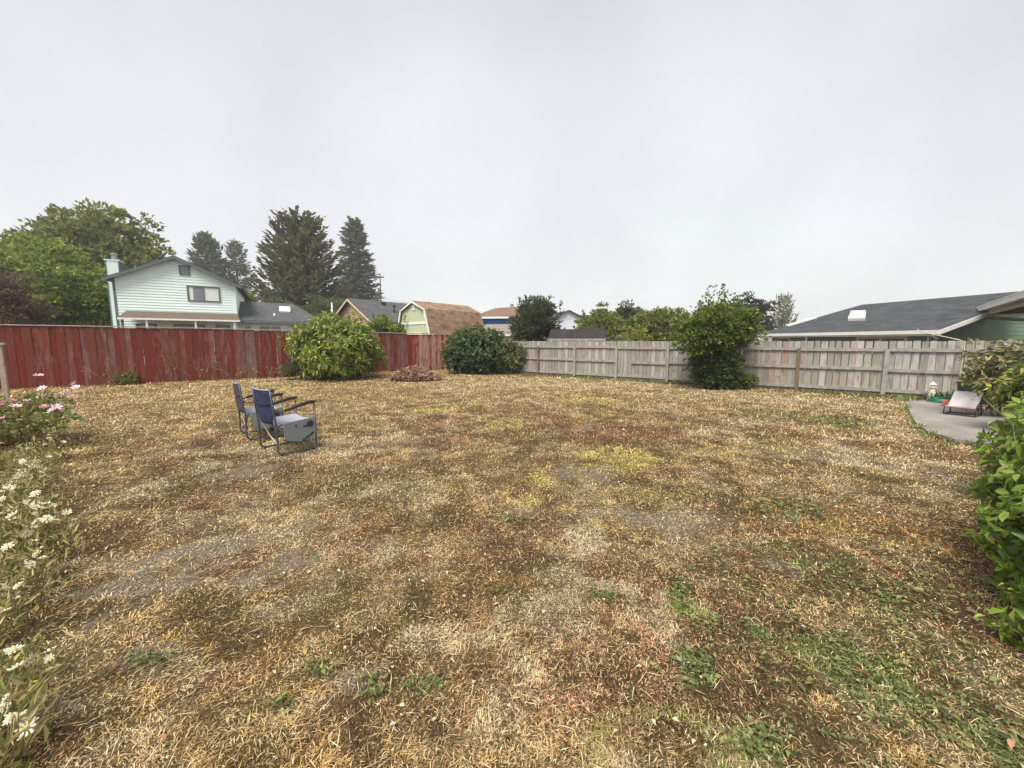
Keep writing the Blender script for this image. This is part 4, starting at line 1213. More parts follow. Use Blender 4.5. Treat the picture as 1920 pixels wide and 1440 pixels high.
mb = MB(); yb(mb, -.05, LE, -.12, -.01, 2.13, 2.25); yb(mb, -.05, LE, -.13, -.12, 2.23, 2.26); mb.build('gutter', M_WHITE, oh_)
mb = MB(); yb(mb, .0, LE, -.005, .03, 2.02, 2.2); mb.build('fascia', M_CAP, oh_)
mb = MB(); yb(mb, .0, LE, .03, 1.25, 2.06, 2.09); mb.build('soffit', M_POSTB, oh_)
z = -.1
while z < 2.05:
    mb = MB(); zt_ = min(z + .18, 2.055)
    yy = 1.25 * sy
    mb.add([(.45, yy - .014 * sy, z), (LE, yy - .014 * sy, z), (LE, yy - .002 * sy, zt_), (.45, yy - .002 * sy, zt_), (.45, yy + .05 * sy, z), (LE, yy + .05 * sy, z), (LE, yy + .05 * sy, zt_), (.45, yy + .05 * sy, zt_)],
           [(0, 1, 2, 3), (4, 7, 6, 5), (0, 4, 5, 1), (3, 2, 6, 7), (0, 3, 7, 4), (1, 5, 6, 2)])
    mb.build('siding_board', M_GREENW, oh_); z = zt_
mb = MB(); yb(mb, .37, .45, 1.21, 1.33, -.1, 2.05); mb.build('corner_board', M_WHITE, oh_)
mb = MB(); yb(mb, .42, LE, 1.33, 3.2, -.1, 2.05); mb.build('wall', M_GREENW, oh_)
mb = MB(); mb.tube([(.12, -.06 * sy, 2.14), (.12, -.05 * sy, 2.0), (.34, 1.1 * sy, 1.82), (.34, 1.16 * sy, 1.7), (.34, 1.16 * sy, .05)], .04, 8); mb.build('downspout', M_WHITE, oh_)

M_CREAMP = mat_plain('cream_pipe', (0.50, 0.46, 0.38), (0.42, 0.38, 0.31), 6, .6, 0)
# --- tall pale pole with a crook standing before the fence (runs down from the eave)
PB_ = G(1786, 746); 
mb = MB(); q = GA + GDIR * s_at(1790, 742) + GN * .16
mb.tube([(q.x, q.y, -.05), (q.x + .015, q.y, .7), (q.x + .03, q.y, 1.47), (q.x - .02, q.y + .06, 1.53), (q.x - .62, q.y + .42, 1.74), (q.x - .68, q.y + .46, 1.80)], .012, 8)
tag(mb.build('rain_pipe', M_CREAMP), 'thin cream rain pipe running down in front of the grey fence', 'pipe')

# ------------------------------------------------------------------ utility pole, wires, white mast
up_ = at(714, 560, 58)
ub = empty('utility_pole', (up_.x, up_.y, -.5))
tag(ub, 'distant wooden utility pole with transformer beside the tall conifer', 'utility pole')
zt_ = at(714, 514, 58).z + .5
mb = MB(); mb.tube([(0, 0, 0), (0, 0, zt_)], [.12, .08], 8); mb.build('pole', M_BARK, ub)
mb = MB(); mb.box(-.6, .6, -.05, .05, zt_ - .55, zt_ - .42); mb.build('crossarm', M_BARK, ub)
for dx in (-.52, -.2, .2, .52):
    mb = MB(); mb.tube([(dx, 0, zt_ - .43), (dx, 0, zt_ - .2)], .06, 6); mb.build('insulator', M_METAL, ub)
mb = MB(); mb.tube([(-.42, -.1, zt_ - 3.2), (-.42, -.1, zt_ - 2.1)], .32, 10); mb.tube([(-.42, -.1, zt_ - 2.1), (-.42, -.1, zt_ - 1.95)], [.32, .2], 10); mb.build('transformer', M_METAL, ub)
def wire(name, a, b, sag, label, r=.018):
    a, b = Vector(a), Vector(b); pts = []
    for i in range(17):
        t = i / 16; q = a.lerp(b, t); q.z -= sag * 4 * t * (1 - t); pts.append(q)
    mb = MB(); mb.tube(pts, r, 4); return tag(mb.build(name, M_BLACK), label, 'cable')
wire('overhead_wire', at(714, 541, 58), at(455, 545, 42), .5, 'upper overhead wire from the pole to the teal house')
wire('overhead_wire', at(714, 548, 58), at(455, 549, 42), .7, 'lower overhead wire from the pole to the teal house')
wire('overhead_wire', at(716, 556, 58), at(780, 566, 32), .3, 'short overhead wire from the pole toward the gambrel shed', .014)
wp = at(623, 590, 27)
mb = MB(); mb.tube([(wp.x, wp.y, 0), (wp.x, wp.y, at(623, 568, 27).z)], .045, 8); mb.tube([(wp.x, wp.y, at(623, 568, 27).z), (wp.x, wp.y, at(623, 568, 27).z + .05)], [.06, .02], 8)
tag(mb.build('mast', M_WHITE), 'slim white mast sticking up behind the round bush', 'mast')

# ------------------------------------------------------------------ trees
GRN = [(0.13, 0.165, 0.028), (0.18, 0.21, 0.038), (0.23, 0.245, 0.048), (0.08, 0.105, 0.024)]
GRN_L = [(0.18, 0.225, 0.03), (0.23, 0.27, 0.04), (0.13, 0.175, 0.028), (0.075, 0.11, 0.022)]
GRN_D = [(0.045, 0.068, 0.025), (0.065, 0.09, 0.03), (0.09, 0.11, 0.04)]
PURP = [(0.085, 0.026, 0.034), (0.11, 0.036, 0.04), (0.055, 0.02, 0.026), (0.13, 0.06, 0.05)]
CON_G = [(0.028, 0.042, 0.030), (0.036, 0.052, 0.036), (0.022, 0.034, 0.026)]
CON_B = [(0.075, 0.066, 0.028), (0.092, 0.075, 0.034), (0.05, 0.053, 0.025), (0.06, 0.046, 0.025)]

p = at(205, 600, 44); tp = at(205, 398, 44)
broad_tree('broad_tree', 'tall dark green broadleaf tree rising behind the chimney', (p.x, p.y, 0), None, (p.x, p.y, 8.6), (7.0, 6, 6.9), GRN, 61, nclump=520, nleaf=46, cr=1.15, L=.46, Wd=.30, trunk_r=.45, inner=.3, lump=.09)
p = at(75, 600, 26)
broad_tree('broad_tree', 'bright green rounded tree left of the teal house', (p.x, p.y, 0), None, (p.x, p.y, 4.0), (4.6, 3.6, 4.0), [tuple(v * 1.25 for v in c_) for c_ in GRN_L], 62, lump=.1, nclump=460, nleaf=54, cr=.75, L=.26, Wd=.17, trunk_r=.3, inner=.3)
p = at(160, 600, 27)
broad_tree('broad_tree', 'dark lower tree between the bright tree and the teal chimney', (p.x, p.y, 0), None, (p.x, p.y, 2.6), (2.3, 2.5, 2.5), GRN, 63, nclump=190, nleaf=45, cr=.6, L=.24, Wd=.15, trunk_r=.2, inner=.3)
p = at(-12, 600, 20)
broad_tree('purple_tree', 'dark purple leaved tree at the left edge behind the red fence', (p.x, p.y, 0), None, (p.x, p.y, 2.7), (1.75, 1.8, 2.3), PURP, 64, nclump=180, nleaf=55, cr=.45, L=.16, Wd=.10, trunk_r=.13, inner=.3)
p = at(398, 600, 100)
conifer('conifer', 'hazy blue green conifer just right of the teal gable', (p.x, p.y, 0), at(398, 441, 100).z, 7.2, CON_G, 71, tiers=34, per=11, k=18, Ls=2.1, Ws=.7, shape=.6, upturn=.45, droop=.1)
p = at(452, 600, 104)
conifer('conifer', 'smaller hazy conifer with open spiky branches beside the gable tree', (p.x, p.y, 0), at(452, 455, 104).z, 7.4, CON_G, 72, tiers=30, per=10, k=16, Ls=1.9, Ws=.6, shape=.7, upturn=.4, droop=.1, gaps=.2)
p = at(572, 600, 60)
conifer('conifer', 'broad brownish round topped conifer, biggest of the tall trees', (p.x, p.y, 0), at(565, 410, 60).z, 6.1, CON_B, 73, tiers=46, per=14, k=20, Ls=1.2, Ws=.5, shape=.55, upturn=.35, droop=.15, gaps=.10, round_top=.65)
p = at(672, 600, 102)
conifer('conifer', 'tall blue grey fir standing right of the brownish conifer', (p.x, p.y, 0), at(668, 413, 102).z, 6.3, CON_G, 74, tiers=46, per=11, k=18, Ls=1.8, Ws=.8, shape=.5, upturn=.05, droop=.25, gaps=.08)
p = at(515, 600, 50)
broad_tree('evergreen_tree', 'dark evergreen tree behind the low wing roof', (p.x, p.y, 0), None, (p.x, p.y, 3.0), (3.0, 3, 3.6), GRN_D, 75, nclump=170, nleaf=40, cr=.8, L=.4, Wd=.18, trunk_r=.25)
p = at(612, 600, 48)
broad_tree('evergreen_tree', 'dark evergreen tree left of the tan gable', (p.x, p.y, 0), None, (p.x, p.y, 3.0), (3.2, 3, 3.4), GRN_D, 76, nclump=170, nleaf=40, cr=.8, L=.4, Wd=.18, trunk_r=.25)
p = at(460, 560, 33)
broad_tree('small_tree', 'small yellow green tree peeking out beside the teal upper wall', (p.x, p.y, 0), None, (p.x, p.y, 4.3), (.8, .8, 1.0), GRN_L, 77, nclump=40, nleaf=40, cr=.4, L=.25, Wd=.14, trunk_r=.09)
p = at(718, 612, 23)
broad_tree('bushy_shrub', 'loose green shrub behind the fence left of the gambrel shed', (p.x, p.y, 0), None, (p.x, p.y, 1.5), (1.25, 1.0, 1.25), GRN_L, 78, nclump=110, nleaf=42, cr=.3, L=.16, Wd=.09, trunk_r=.05, cat='shrub', shoots=6, shoot_h=.7)
# spiky tree
p = at(1003, 620, 22)
OLV = [(0.05, 0.062, 0.034), (0.065, 0.075, 0.04), (0.035, 0.05, 0.032), (0.085, 0.09, 0.05)]
broad_tree('spiky_tree', 'dark grey green tree with upright spiky shoots behind the corner', (p.x, p.y, 0), None, (p.x, p.y, 2.1), (1.25, 1.1, 1.35), OLV, 79, nclump=170, nleaf=45, cr=.35, L=.24, Wd=.07, trunk_r=.1, shoots=30, shoot_h=.85, up=.1)
for i, (px, pyt, Y, rx, seed, lab, cols, sh_) in enumerate([
        (1125, 583, 27, 1.5, 81, 'green tree beside the lavender house, leftmost of the row behind the fence', GRN, 6),
        (1178, 584, 29, 1.6, 82, 'dark green tree above the yellow shrub', GRN_D, 6),
        (1228, 586, 26, 1.5, 83, 'mid green tree between the yellow shrub and the fence shrub', GRN, 9),
        (1272, 590, 25, 1.2, 84, 'green tree half hidden by the big fence shrub', GRN, 5)]):
    p = at(px, 620, Y); zt_ = at(px, pyt, Y).z
    broad_tree('small_tree', lab, (p.x, p.y, 0), None, (p.x, p.y, zt_ * .55), (rx, rx, zt_ * .46), cols, seed, 'small trees beyond the grey fence', nclump=150, nleaf=42, cr=.45, L=.22, Wd=.13, trunk_r=.1, shoots=sh_, shoot_h=.6)
p = at(1187, 622, 21)
broad_tree('yellow_shrub', 'yellow green feathery shrub rising above the grey fence', (p.x, p.y, 0), None, (p.x, p.y, 1.35), (.75, .7, .82), [(0.22, 0.24, 0.045), (0.30, 0.28, 0.05), (0.15, 0.18, 0.04)], 85, nclump=80, nleaf=50, cr=.22, L=.11, Wd=.05, trunk_r=.04, cat='shrub')
p = at(1160, 634, 19.5)
broad_tree('small_shrub', 'pale leafed shrub at the foot of the dark shed', (p.x, p.y, 0), None, (p.x, p.y, 1.0), (.7, .5, .75), [(0.16, 0.19, 0.10), (0.10, 0.13, 0.06), (0.24, 0.25, 0.16)], 86, nclump=60, nleaf=40, cr=.2, L=.10, Wd=.06, trunk_r=.04, cat='shrub')
p = at(1408, 610, 34)
broad_tree('purple_tree', 'rounded blackish purple tree behind the big fence shrub', (p.x, p.y, 0), None, (p.x - .2, p.y, 3.1), (1.65, 1.6, 2.15), [(0.035, 0.026, 0.038), (0.05, 0.034, 0.045), (0.025, 0.022, 0.03)], 87, nclump=150, nleaf=55, cr=.4, L=.2, Wd=.13, trunk_r=.12)
p = at(1467, 610, 55)
conifer('slender_tree', 'slender pale feathery tree behind the hipped roof', (p.x, p.y, 0), at(1467, 562, 55).z, 1.7, [(0.16, 0.165, 0.09), (0.20, 0.20, 0.11), (0.12, 0.13, 0.07)], 88, tiers=26, per=7, k=9, Ls=.9, Ws=.18, shape=.45, upturn=1.3, droop=-.3, gaps=.25)

# ------------------------------------------------------------------ shrubs standing in the yard
RHO = [(0.21, 0.27, 0.03), (0.30, 0.33, 0.05), (0.13, 0.19, 0.028), (0.055, 0.095, 0.02), (0.44, 0.38, 0.08)]
c0 = G(636, 716); ctr = c0 + Vector((-.45, .95, 0)).normalized() * 1.15
def dome_shrub(name, label, base, radii, zc, cols, seed, nwh, leaves, L, Wd, wr, lump=.1, w=None, inner=.72, mat=None, fold=.2, tilt=.55, zlow=.1):
    """evergreen dome of leaf whorls on an uneven skin, with inner shade put into darker inside leaves"""
    rng = np.random.default_rng(seed)
    t = empty(name, base); tag(t, label, 'shrub')
    cent, d = clumps((0, 0, zc), radii, nwh, rng, inner, lump, zlow)
    idx = np.repeat(np.arange(nwh), leaves); n = len(idx)
    az = rng.uniform(0, 6.283, n)
    axis = unit(d + np.array([0, 0, .35]))
    ref = unit(np.cross(axis, np.array([0.3, 0.2, 1.0])))
    bi = np.cross(axis, ref)
    rad = ref[idx] * np.cos(az)[:, None] + bi[idx] * np.sin(az)[:, None]
    dd = rad * 1.0 + axis[idx] * (tilt + .3 * rng.normal(0, 1, (n, 1)))
    pos = cent[idx] + rad * wr * .2 + rng.normal(0, wr * .3, (n, 3))
    nr = axis[idx] + rng.normal(0, .3, (n, 3))
    c = palette(n, cols, rng, .18, w) * (1 + rng.normal(0, .13, nwh))[idx][:, None]
    sz = .7 + .6 * rng.random(n)
    V1 = leaf_arrays(pos, dd, nr, L * sz, Wd * sz, np.clip(c, .005, .9), fold, .2)
    # inner fill, its darker tones standing in for shade inside the bush
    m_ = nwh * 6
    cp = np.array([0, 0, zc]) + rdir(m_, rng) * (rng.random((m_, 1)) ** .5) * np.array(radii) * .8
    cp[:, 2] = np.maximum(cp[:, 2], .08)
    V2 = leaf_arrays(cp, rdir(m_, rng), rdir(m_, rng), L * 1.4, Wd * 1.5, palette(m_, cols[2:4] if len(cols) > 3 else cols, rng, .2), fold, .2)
    V, F, C = join([V1, V2])
    o = np_mesh('foliage', V, F, mat or M_GLOSSY, t, C); o['kind'] = 'stuff'
    mb = MB()
    for k in range(9):
        a = rng.uniform(0, 6.28); q = cent[rng.integers(nwh)] * .8
        limb(mb, (math.cos(a) * .12, math.sin(a) * .12, -.05), q, .035, .01, rng, 5, 4)
    mb.build('stems', M_BARK, t)
    return t
dome_shrub('round_bush', 'big rounded glossy green bush in front of the red fence', (ctr.x, ctr.y, 0), (1.62, 1.5, 1.22), 1.2, RHO, 91, 950, 9, .17, .06, .16, .19, [.28, .2, .25, .19, .08])
q = G(890, 704); q = q + Vector((0, .95, 0))
dome_shrub('dark_bush', 'dark green broad leaved bush at the fence corner', (q.x, q.y, 0), (1.5, 1.0, 1.08), 1.02, [(0.045, 0.085, 0.028), (0.065, 0.11, 0.032), (0.032, 0.06, 0.02), (0.025, 0.045, 0.018), (0.12, 0.15, 0.04)], 92, 620, 9, .16, .075, .15, .13, [.3, .25, .22, .13, .1])
q = G(955, 703); q = q + Vector((0.1, .55, 0))
dome_shrub('trailing_bush', 'lower olive green bush between the dark bush and the grey fence', (q.x, q.y, 0), (.85, .55, .8), .78, [(0.10, 0.125, 0.035), (0.14, 0.15, 0.045), (0.06, 0.08, 0.025), (0.04, 0.055, 0.02), (0.2, 0.19, 0.06)], 93, 330, 9, .12, .045, .14, .2)
# orange brown dying leaves at the left of the dark bush
p = G(833, 700) + Vector((.1, .9, 0))
broad_tree('dying_shrub', 'small shrub with orange brown dying leaves against the fence end', (p.x, p.y, 0), None, (p.x, p.y, 1.1), (.32, .3, .75), [(0.42, 0.17, 0.05), (0.30, 0.15, 0.06), (0.5, 0.28, 0.1), (0.12, 0.12, 0.04)], 94, nclump=40, nleaf=22, cr=.14, L=.10, Wd=.05, trunk_r=.02, cat='shrub')

# big fence shrub: several stems, high crown, ivy round its foot
p = G(1350, 733)
fs = empty('fence_shrub', (p.x, p.y + .25, 0)); tag(fs, 'tall bushy green shrub tree standing in front of the grey fence', 'tree')
rng = np.random.default_rng(95)
FSC = [(0.12, 0.165, 0.03), (0.16, 0.20, 0.035), (0.085, 0.125, 0.025), (0.05, 0.075, 0.02), (0.22, 0.24, 0.055)]
parts = []
cA, dA = clumps((0.02, 0, 1.86), (.95, .9, .64), 230, rng, .35, .2, None)
parts.append(crown(cA, dA, .26, 46, .12, .06, FSC, rng, .5, [.3, .25, .25, .1, .1]))
cB, dB = clumps((-.55, 0, 1.55), (.75, .7, .5), 90, rng, .35, .15, None)
parts.append(crown(cB, dB, .24, 40, .12, .06, FSC, rng, .5, [.25, .2, .3, .2, .05]))
cC, dC = clumps((.0, .05, .75), (.62, .5, .8), 120, rng, .5, .2, .1)
parts.append(crown(cC, dC, .22, 36, .11, .055, FSC[2:4] + [(0.035, 0.06, 0.025)], rng, .4))
cD, dD = clumps((.6, .1, .22), (.75, .3, .22), 50, rng, .4, .2, .06)
parts.append(crown(cD, dD, .16, 30, .10, .05, FSC[1:4], rng, .4))
for i, (sx, hz) in enumerate([(-.34, 3.15), (-.42, 2.9), (.10, 3.2), (.04, 3.0), (.18, 2.9), (.45, 2.85), (-.65, 2.7), (.55, 2.7), (-.1, 2.7)]):
    k = 44
    z = rng.uniform(2.2, hz, k); sp = np.stack([sx + rng.normal(0, .07, k) + (z - 2.2) * rng.normal(0, .06), rng.normal(0, .07, k), z], 1)
    dd = rdir(k, rng); dd[:, 2] = np.abs(dd[:, 2]) + .3
    parts.append(leaf_arrays(sp, dd, rdir(k, rng), .11, .06, palette(k, FSC[:4], rng)))
V, F, C = join(parts); o = np_mesh('crown', V, F, M_LEAF, fs, C); o['kind'] = 'stuff'
for k in range(6):
    a = k * 1.05; mb = MB()
    limb(mb, (math.cos(a) * .16, math.sin(a) * .12, -.05), (math.cos(a) * .5 + rng.normal(0, .1), math.sin(a) * .4, 1.9 + .3 * rng.random()), .05, .022, rng, 6, 5, .05)
    for j in range(3): limb(mb, (math.cos(a) * .42, math.sin(a) * .33, 1.5), cA[rng.integers(230)], .02, .006, rng, 5, 4)
    mb.build('stem', M_BARK, fs)

# dead brush pile
p = G(772, 716) + Vector((0, .45, 0))
dp = empty('brush_pile', (p.x, p.y, 0)); tag(dp, 'low heap of dead pinkish brown cuttings in front of the red fence', 'brush pile')
rng = np.random.default_rng(96)
n_ = 5200
a = rng.uniform(0, 6.283, n_); rr = np.sqrt(rng.random(n_)) * 1.0
x = np.cos(a) * rr * 1.0; y = np.sin(a) * rr * .55
z = (.58 * np.clip(1 - (np.abs(x) / 1.05) ** 1.6, 0, 1) * np.clip(1 - (y / .7) ** 2, 0, 1)) * rng.random(n_) ** .5
dd = rng.normal(0, 1, (n_, 3)); dd[:, 2] *= .6
cols = palette(n_, [(0.34, 0.18, 0.13), (0.46, 0.31, 0.22), (0.22, 0.11, 0.08), (0.56, 0.42, 0.30), (0.15, 0.075, 0.06)], rng)
V, F, C = leaf_arrays(np.stack([x, y, z], 1), dd, rdir(n_, rng), .06 + .09 * rng.random(n_), .025 + .02 * rng.random(n_), cols, .3, .2)
o = np_mesh('dead_leaves', V, F, M_GRASS, dp, C); o['kind'] = 'stuff'
mb = MB()
for k in range(60):
    q = Vector((rng.normal(0, .4), rng.normal(0, .25), .05 + .25 * rng.random())); d_ = Vector((rng.normal(0, 1), rng.normal(0, .6), abs(rng.normal(0, .35))))
    mb.tube([q, q + d_ * .22 + Vector((0, 0, .03)), q + d_ * .42], [.008, .006, .003], 4)
o = mb.build('twigs', M_DRYSTEM, dp); o['kind'] = 'stuff'

# dry climbing stems against the red fence
def vine(px, py, seed, label, h, nst, cols=None, lean=.3, leafn=30):
    rng = np.random.default_rng(seed)
    a, b = ray(px, py)
    s_ = (a * RA.y - RA.x) / (RDIR.x - a * RDIR.y)
    q = RA + RDIR * s_ + RN * .12
    t = empty('dry_vine', (q.x, q.y, 0), rf_ang); tag(t, label, 'vine', 'dry stems against the red fence')
    mb = MB(); P = []
    for k in range(nst):
        x0 = rng.normal(0, .12); dx = rng.normal(0, lean); hh = h * (.5 + .6 * rng.random())
        pts = [(x0, -.02, -.02), (x0 + dx * .3, -.05, hh * .4), (x0 + dx * .7, -.03, hh * .8), (x0 + dx * 1.1, -.06, hh)]
        mb.tube(pts, [.008, .007, .005, .003], 4)
        for _ in range(leafn // nst):
            t_ = .3 + .7 * rng.random(); P.append((x0 + dx * t_ + rng.normal(0, .08), -.05 - .06 * rng.random(), hh * t_ + rng.normal(0, .05)))
    o = mb.build('stem', M_DRYSTEM, t)
    P = np.array(P); n_ = len(P)
    V, F, C = leaf_arrays(P, rdir(n_, rng), rdir(n_, rng), .06 + .05 * rng.random(n_), .03, palette(n_, cols or [(0.40, 0.2, 0.13), (0.5, 0.33, 0.22), (0.26, 0.12, 0.08)], rng), .3)
    o = np_mesh('withered_leaves', V, F, M_GRASS, t, C); o['kind'] = 'stuff'
vine(215, 720, 101, 'grey dry creeper stems leaning at the left of the red fence', .75, 5)
vine(370, 718, 102, 'tall thin reddish stems against the red fence above the chairs', 1.2, 6, lean=.25)
vine(432, 716, 103, 'tangled dry stems behind the chairs at the red fence', .9, 6, lean=.5)
vine(505, 714, 104, 'low brown stems left of the round bush at the fence foot', .7, 8, lean=.5)
vine(318, 716, 105, 'vine climbing to the top of the red fence', 1.9, 3, [(0.16, 0.15, 0.06), (0.3, 0.2, 0.1)], .08, 60)
vine(822, 696, 106, 'dry stems beside the brush pile at the fence end', .9, 4, lean=.15)
q = G(548, 716) + Vector((-.2, .6, 0))
broad_tree('fence_foot_plant', 'dark leafy plant tucked left of the round bush at the fence foot', (q.x, q.y, 0), None, (q.x, q.y, .35), (.6, .35, .3), GRN_D + [(0.2, 0.13, 0.07)], 107, nclump=45, nleaf=26, cr=.14, L=.11, Wd=.05, trunk_r=.015, cat='plant')
q = G(232, 722) + Vector((0, .1, 0))
broad_tree('fence_foot_plant', 'small green weed clump at the red fence below the chimney', (q.x, q.y, 0), None, (q.x, q.y, .2), (.35, .2, .2), GRN, 108, nclump=25, nleaf=24, cr=.1, L=.09, Wd=.04, trunk_r=.01, cat='plant')

# ------------------------------------------------------------------ camp chairs
M_NAVY = mat_plain('navy_canvas', (0.020, 0.030, 0.088), (0.014, 0.020, 0.062), 9, 0.75, 0.25)
M_DUSK = mat_plain('dusky_purple_canvas', (0.062, 0.050, 0.075), (0.045, 0.038, 0.056), 9, 0.75, 0.25)
M_SEAT = mat_plain('sky_sheen_seat_cloth', (0.34, 0.34, 0.41), (0.28, 0.28, 0.35), 7, 0.7, 0.2)  # pale tone paints the sky's sheen onto the dark cloth
M_TUBE = mat_plain('grey_green_tube', (0.095, 0.105, 0.105), (0.07, 0.075, 0.075), 10, 0.4, 0, metal=0.35)
M_PAD = mat_plain('black_arm_pad', (0.022, 0.018, 0.018), (0.03, 0.025, 0.024), 12, 0.6, 0.1)
M_TABLE = mat_plain('grey_table_top', (0.175, 0.20, 0.205), (0.15, 0.175, 0.18), 4, 0.5, 0.03)
M_BRACE = mat_plain('bare_steel_brace', (0.38, 0.38, 0.36), (0.3, 0.3, 0.29), 9, 0.4, 0, metal=0.5)
def arc(c, r, a0, a1, n, f):
    return [f(c[0] + r * math.cos(a0 + (a1 - a0) * i / n), c[1] + r * math.sin(a0 + (a1 - a0) * i / n)) for i in range(n + 1)]
def camp_chair(label, loc, rz, cloth, flag):
    t = empty('camp_chair', loc, rz); tag(t, label, 'camp chair', 'folding camp chairs on the lawn')
    X, rr_ = .29, .0125
    for sg in (-1, 1):
        x = sg * X
        f = lambda y, z, x=x: (x, y, z)
        # one bent tube: front leg, runner, rear post
        pts = [f(.245, .60)] + [f(.245, .10)] + arc((.185, .075), .06, 0, -math.pi / 2, 4, f) + arc((-.185, .075), .06, -math.pi / 2, -math.pi, 4, f) + [f(-.25, .40), f(-.275, .62), f(-.295, .87)]
        mb = MB(); mb.tube(pts, rr_, 8); mb.build('side_frame', M_TUBE, t)
        # arm: hooks off the rear post, dips, rises to the front, bends into the leg
        ap = [f(-.272, .655), f(-.262, .60), f(-.225, .572), f(-.17, .572), f(-.05, .60), f(.10, .635), f(.19, .65), f(.235, .64), f(.245, .60)]
        mb = MB(); mb.tube(ap, .012, 8); mb.build('arm_tube', M_TUBE, t)
        mb = MB(); pd = [f(-.14, .588), f(-.03, .617), f(.10, .65), f(.20, .668), f(.265, .664)]
        mb.tube(pd, [.017, .021, .021, .021, .015], 8); mb.build('armrest', M_PAD, t)
        mb = MB(); mb.tube([f(-.262, .395), f(-.2, .40), f(0, .415), f(.235, .43)], .0115, 8); mb.build('seat_rail', M_TUBE, t)
        for fy in (-.2, .2):
            mb = MB(); mb.tube([(x, fy, .0), (x, fy, .03)], [.02, .016], 8); mb.build('foot', M_BLACK, t)
    # crossing braces, rear and front
    for yy in (-.215, .2):
        for sg in (-1, 1):
            mb = MB(); mb.tube([(sg * X, yy, .385), (0, yy + .012 * sg, .235), (-sg * X, yy, .09)], .0085, 6); mb.build('cross_brace', M_BRACE if sg < 0 else M_TUBE, t)
    # back sling: wide at the top, tapering below, sagging between the posts
    nx_, nz_ = 12, 10
    rngc = np.random.default_rng(int(abs(loc[0]) * 1000))
    V, F = [], []
    for side in (0, 1):
        for j in range(nz_ + 1):
            v = j / nz_
            z = .40 + .475 * v
            hw = X * (.60 + .40 * min(1, v / .42) ** .8) if v < .42 else X + .013
            yb_ = -.25 - .045 * v
            for i in range(nx_ + 1):
                u = i / nx_ * 2 - 1
                sag = (.035 * (1 - u * u)) * (.5 + .5 * v)
                wr_ = .007 * math.sin(u * 4 + v * 9) + .006 * math.sin(v * 17 + u * 2.2) + rngc.normal(0, .0012)
                V.append((u * hw, yb_ - sag * .9 + wr_ * (1 - v * .5) + side * .008 * (1) - .0, z - .012 * (1 - u * u) * v))
    W_ = nx_ + 1; o2 = W_ * (nz_ + 1)
    for j in range(nz_):
        for i in range(nx_):
            a = j * W_ + i
            F.append((a, a + 1, a + W_ + 1, a + W_)); F.append((o2 + a, o2 + a + W_, o2 + a + W_ + 1, o2 + a + 1))
    for i in range(nx_):
        a = nz_ * W_ + i; F.append((a, a + 1, o2 + a + 1, o2 + a)); F.append((i + 1, i, o2 + i, o2 + i + 1))
    for j in range(nz_):
        a = j * W_; F.append((a, a + W_, o2 + a + W_, o2 + a)); b = a + nx_; F.append((b + W_, b, o2 + b, o2 + b + W_))
    me = bpy.data.meshes.new('backrest'); me.from_pydata(V, [], F); me.polygons.foreach_set('use_smooth', [True] * len(F)); me.update()
    bk = link('backrest', me, t, cloth)
    mb = MB()
    mb.tube([(u * (X + .012), -.30 - .03 * (1 - u * u), .872 - .010 * (1 - u * u)) for u in (-1, -.5, 0, .5, 1)], .009, 6); mb.build('piping', M_SEAT, bk)
    mb = MB()
    mb.tube([(u * (X + .0), -.285 - .034 * (1 - u * u), .70 - .03 * (1 - u * u)) for u in (-1, -.6, -.2, .2, .6, 1)], .006, 5); mb.build('seam', cloth, bk)
    # seat
    V, F = [], []
    ny_ = 8
    for side in (0, 1):
        for j in range(ny_ + 1):
            for i in range(nx_ + 1):
                u = i / nx_ * 2 - 1; v = j / ny_
                V.append((u * (X - .006), -.225 + .45 * v, .41 + .025 * v - .03 * (1 - u * u) * (1 - (v - .5) ** 2) - side * .012))
    o2 = W_ * (ny_ + 1)
    for j in range(ny_):
        for i in range(nx_):
            a = j * W_ + i; F.append((a, a + 1, a + W_ + 1, a + W_)); F.append((o2 + a, o2 + a + W_, o2 + a + W_ + 1, o2 + a + 1))
    for i in range(nx_):
        a = ny_ * W_ + i; F.append((a, o2 + a, o2 + a + 1, a + 1)); F.append((i, i + 1, o2 + i + 1, o2 + i))
    me = bpy.data.meshes.new('seat'); me.from_pydata(V, [], F); me.polygons.foreach_set('use_smooth', [True] * len(F)); me.update()
    tag(link('seat', me, t, M_SEAT), 'seat cloth with sky sheen painted in as pale lavender grey')
    # folded side table hanging outside the near frame
    xt = X + .028
    poly = [(-.175, .425), (.225, .455), (.225, .235), (.13, .155), (.02, .150), (-.135, .185), (-.17, .22)]
    mb = MB(); mb.prism([(xt, y, z) for y, z in poly], (.014, 0, 0)); tb = mb.build('side_table', M_TABLE, t)
    mb = MB(); c_ = (.155, .375)
    ring_ = [(xt + .016, c_[0] + .043 * math.cos(a), c_[1] + .043 * math.sin(a)) for a in np.linspace(0, 2 * math.pi, 17)[:-1]]
    mb.prism(ring_, (.006, 0, 0)); mb.build('cup_holder', M_BLACK, tb)
    mb = MB(); mb.prism([(xt + .0155, .065, .36), (xt + .0155, .115, .365), (xt + .0155, .115, .345), (xt + .0155, .065, .34)], (.005, 0, 0)); mb.build('latch', M_BLACK, tb)
    mb = MB(); mb.prism([(xt + .0155, .04, .168), (xt + .0155, .195, .262), (xt + .0155, .205, .243), (xt + .0155, .05, .150)], (.005, 0, 0)); mb.build('handle_slot', M_BLACK, tb)
    mb = MB(); mb.prism([(xt + .0155, -.04, .385), (xt + .0155, -.02, .387), (xt + .0155, -.02, .367), (xt + .0155, -.04, .365)], (.004, 0, 0)); mb.build('rivet', M_BLACK, tb)
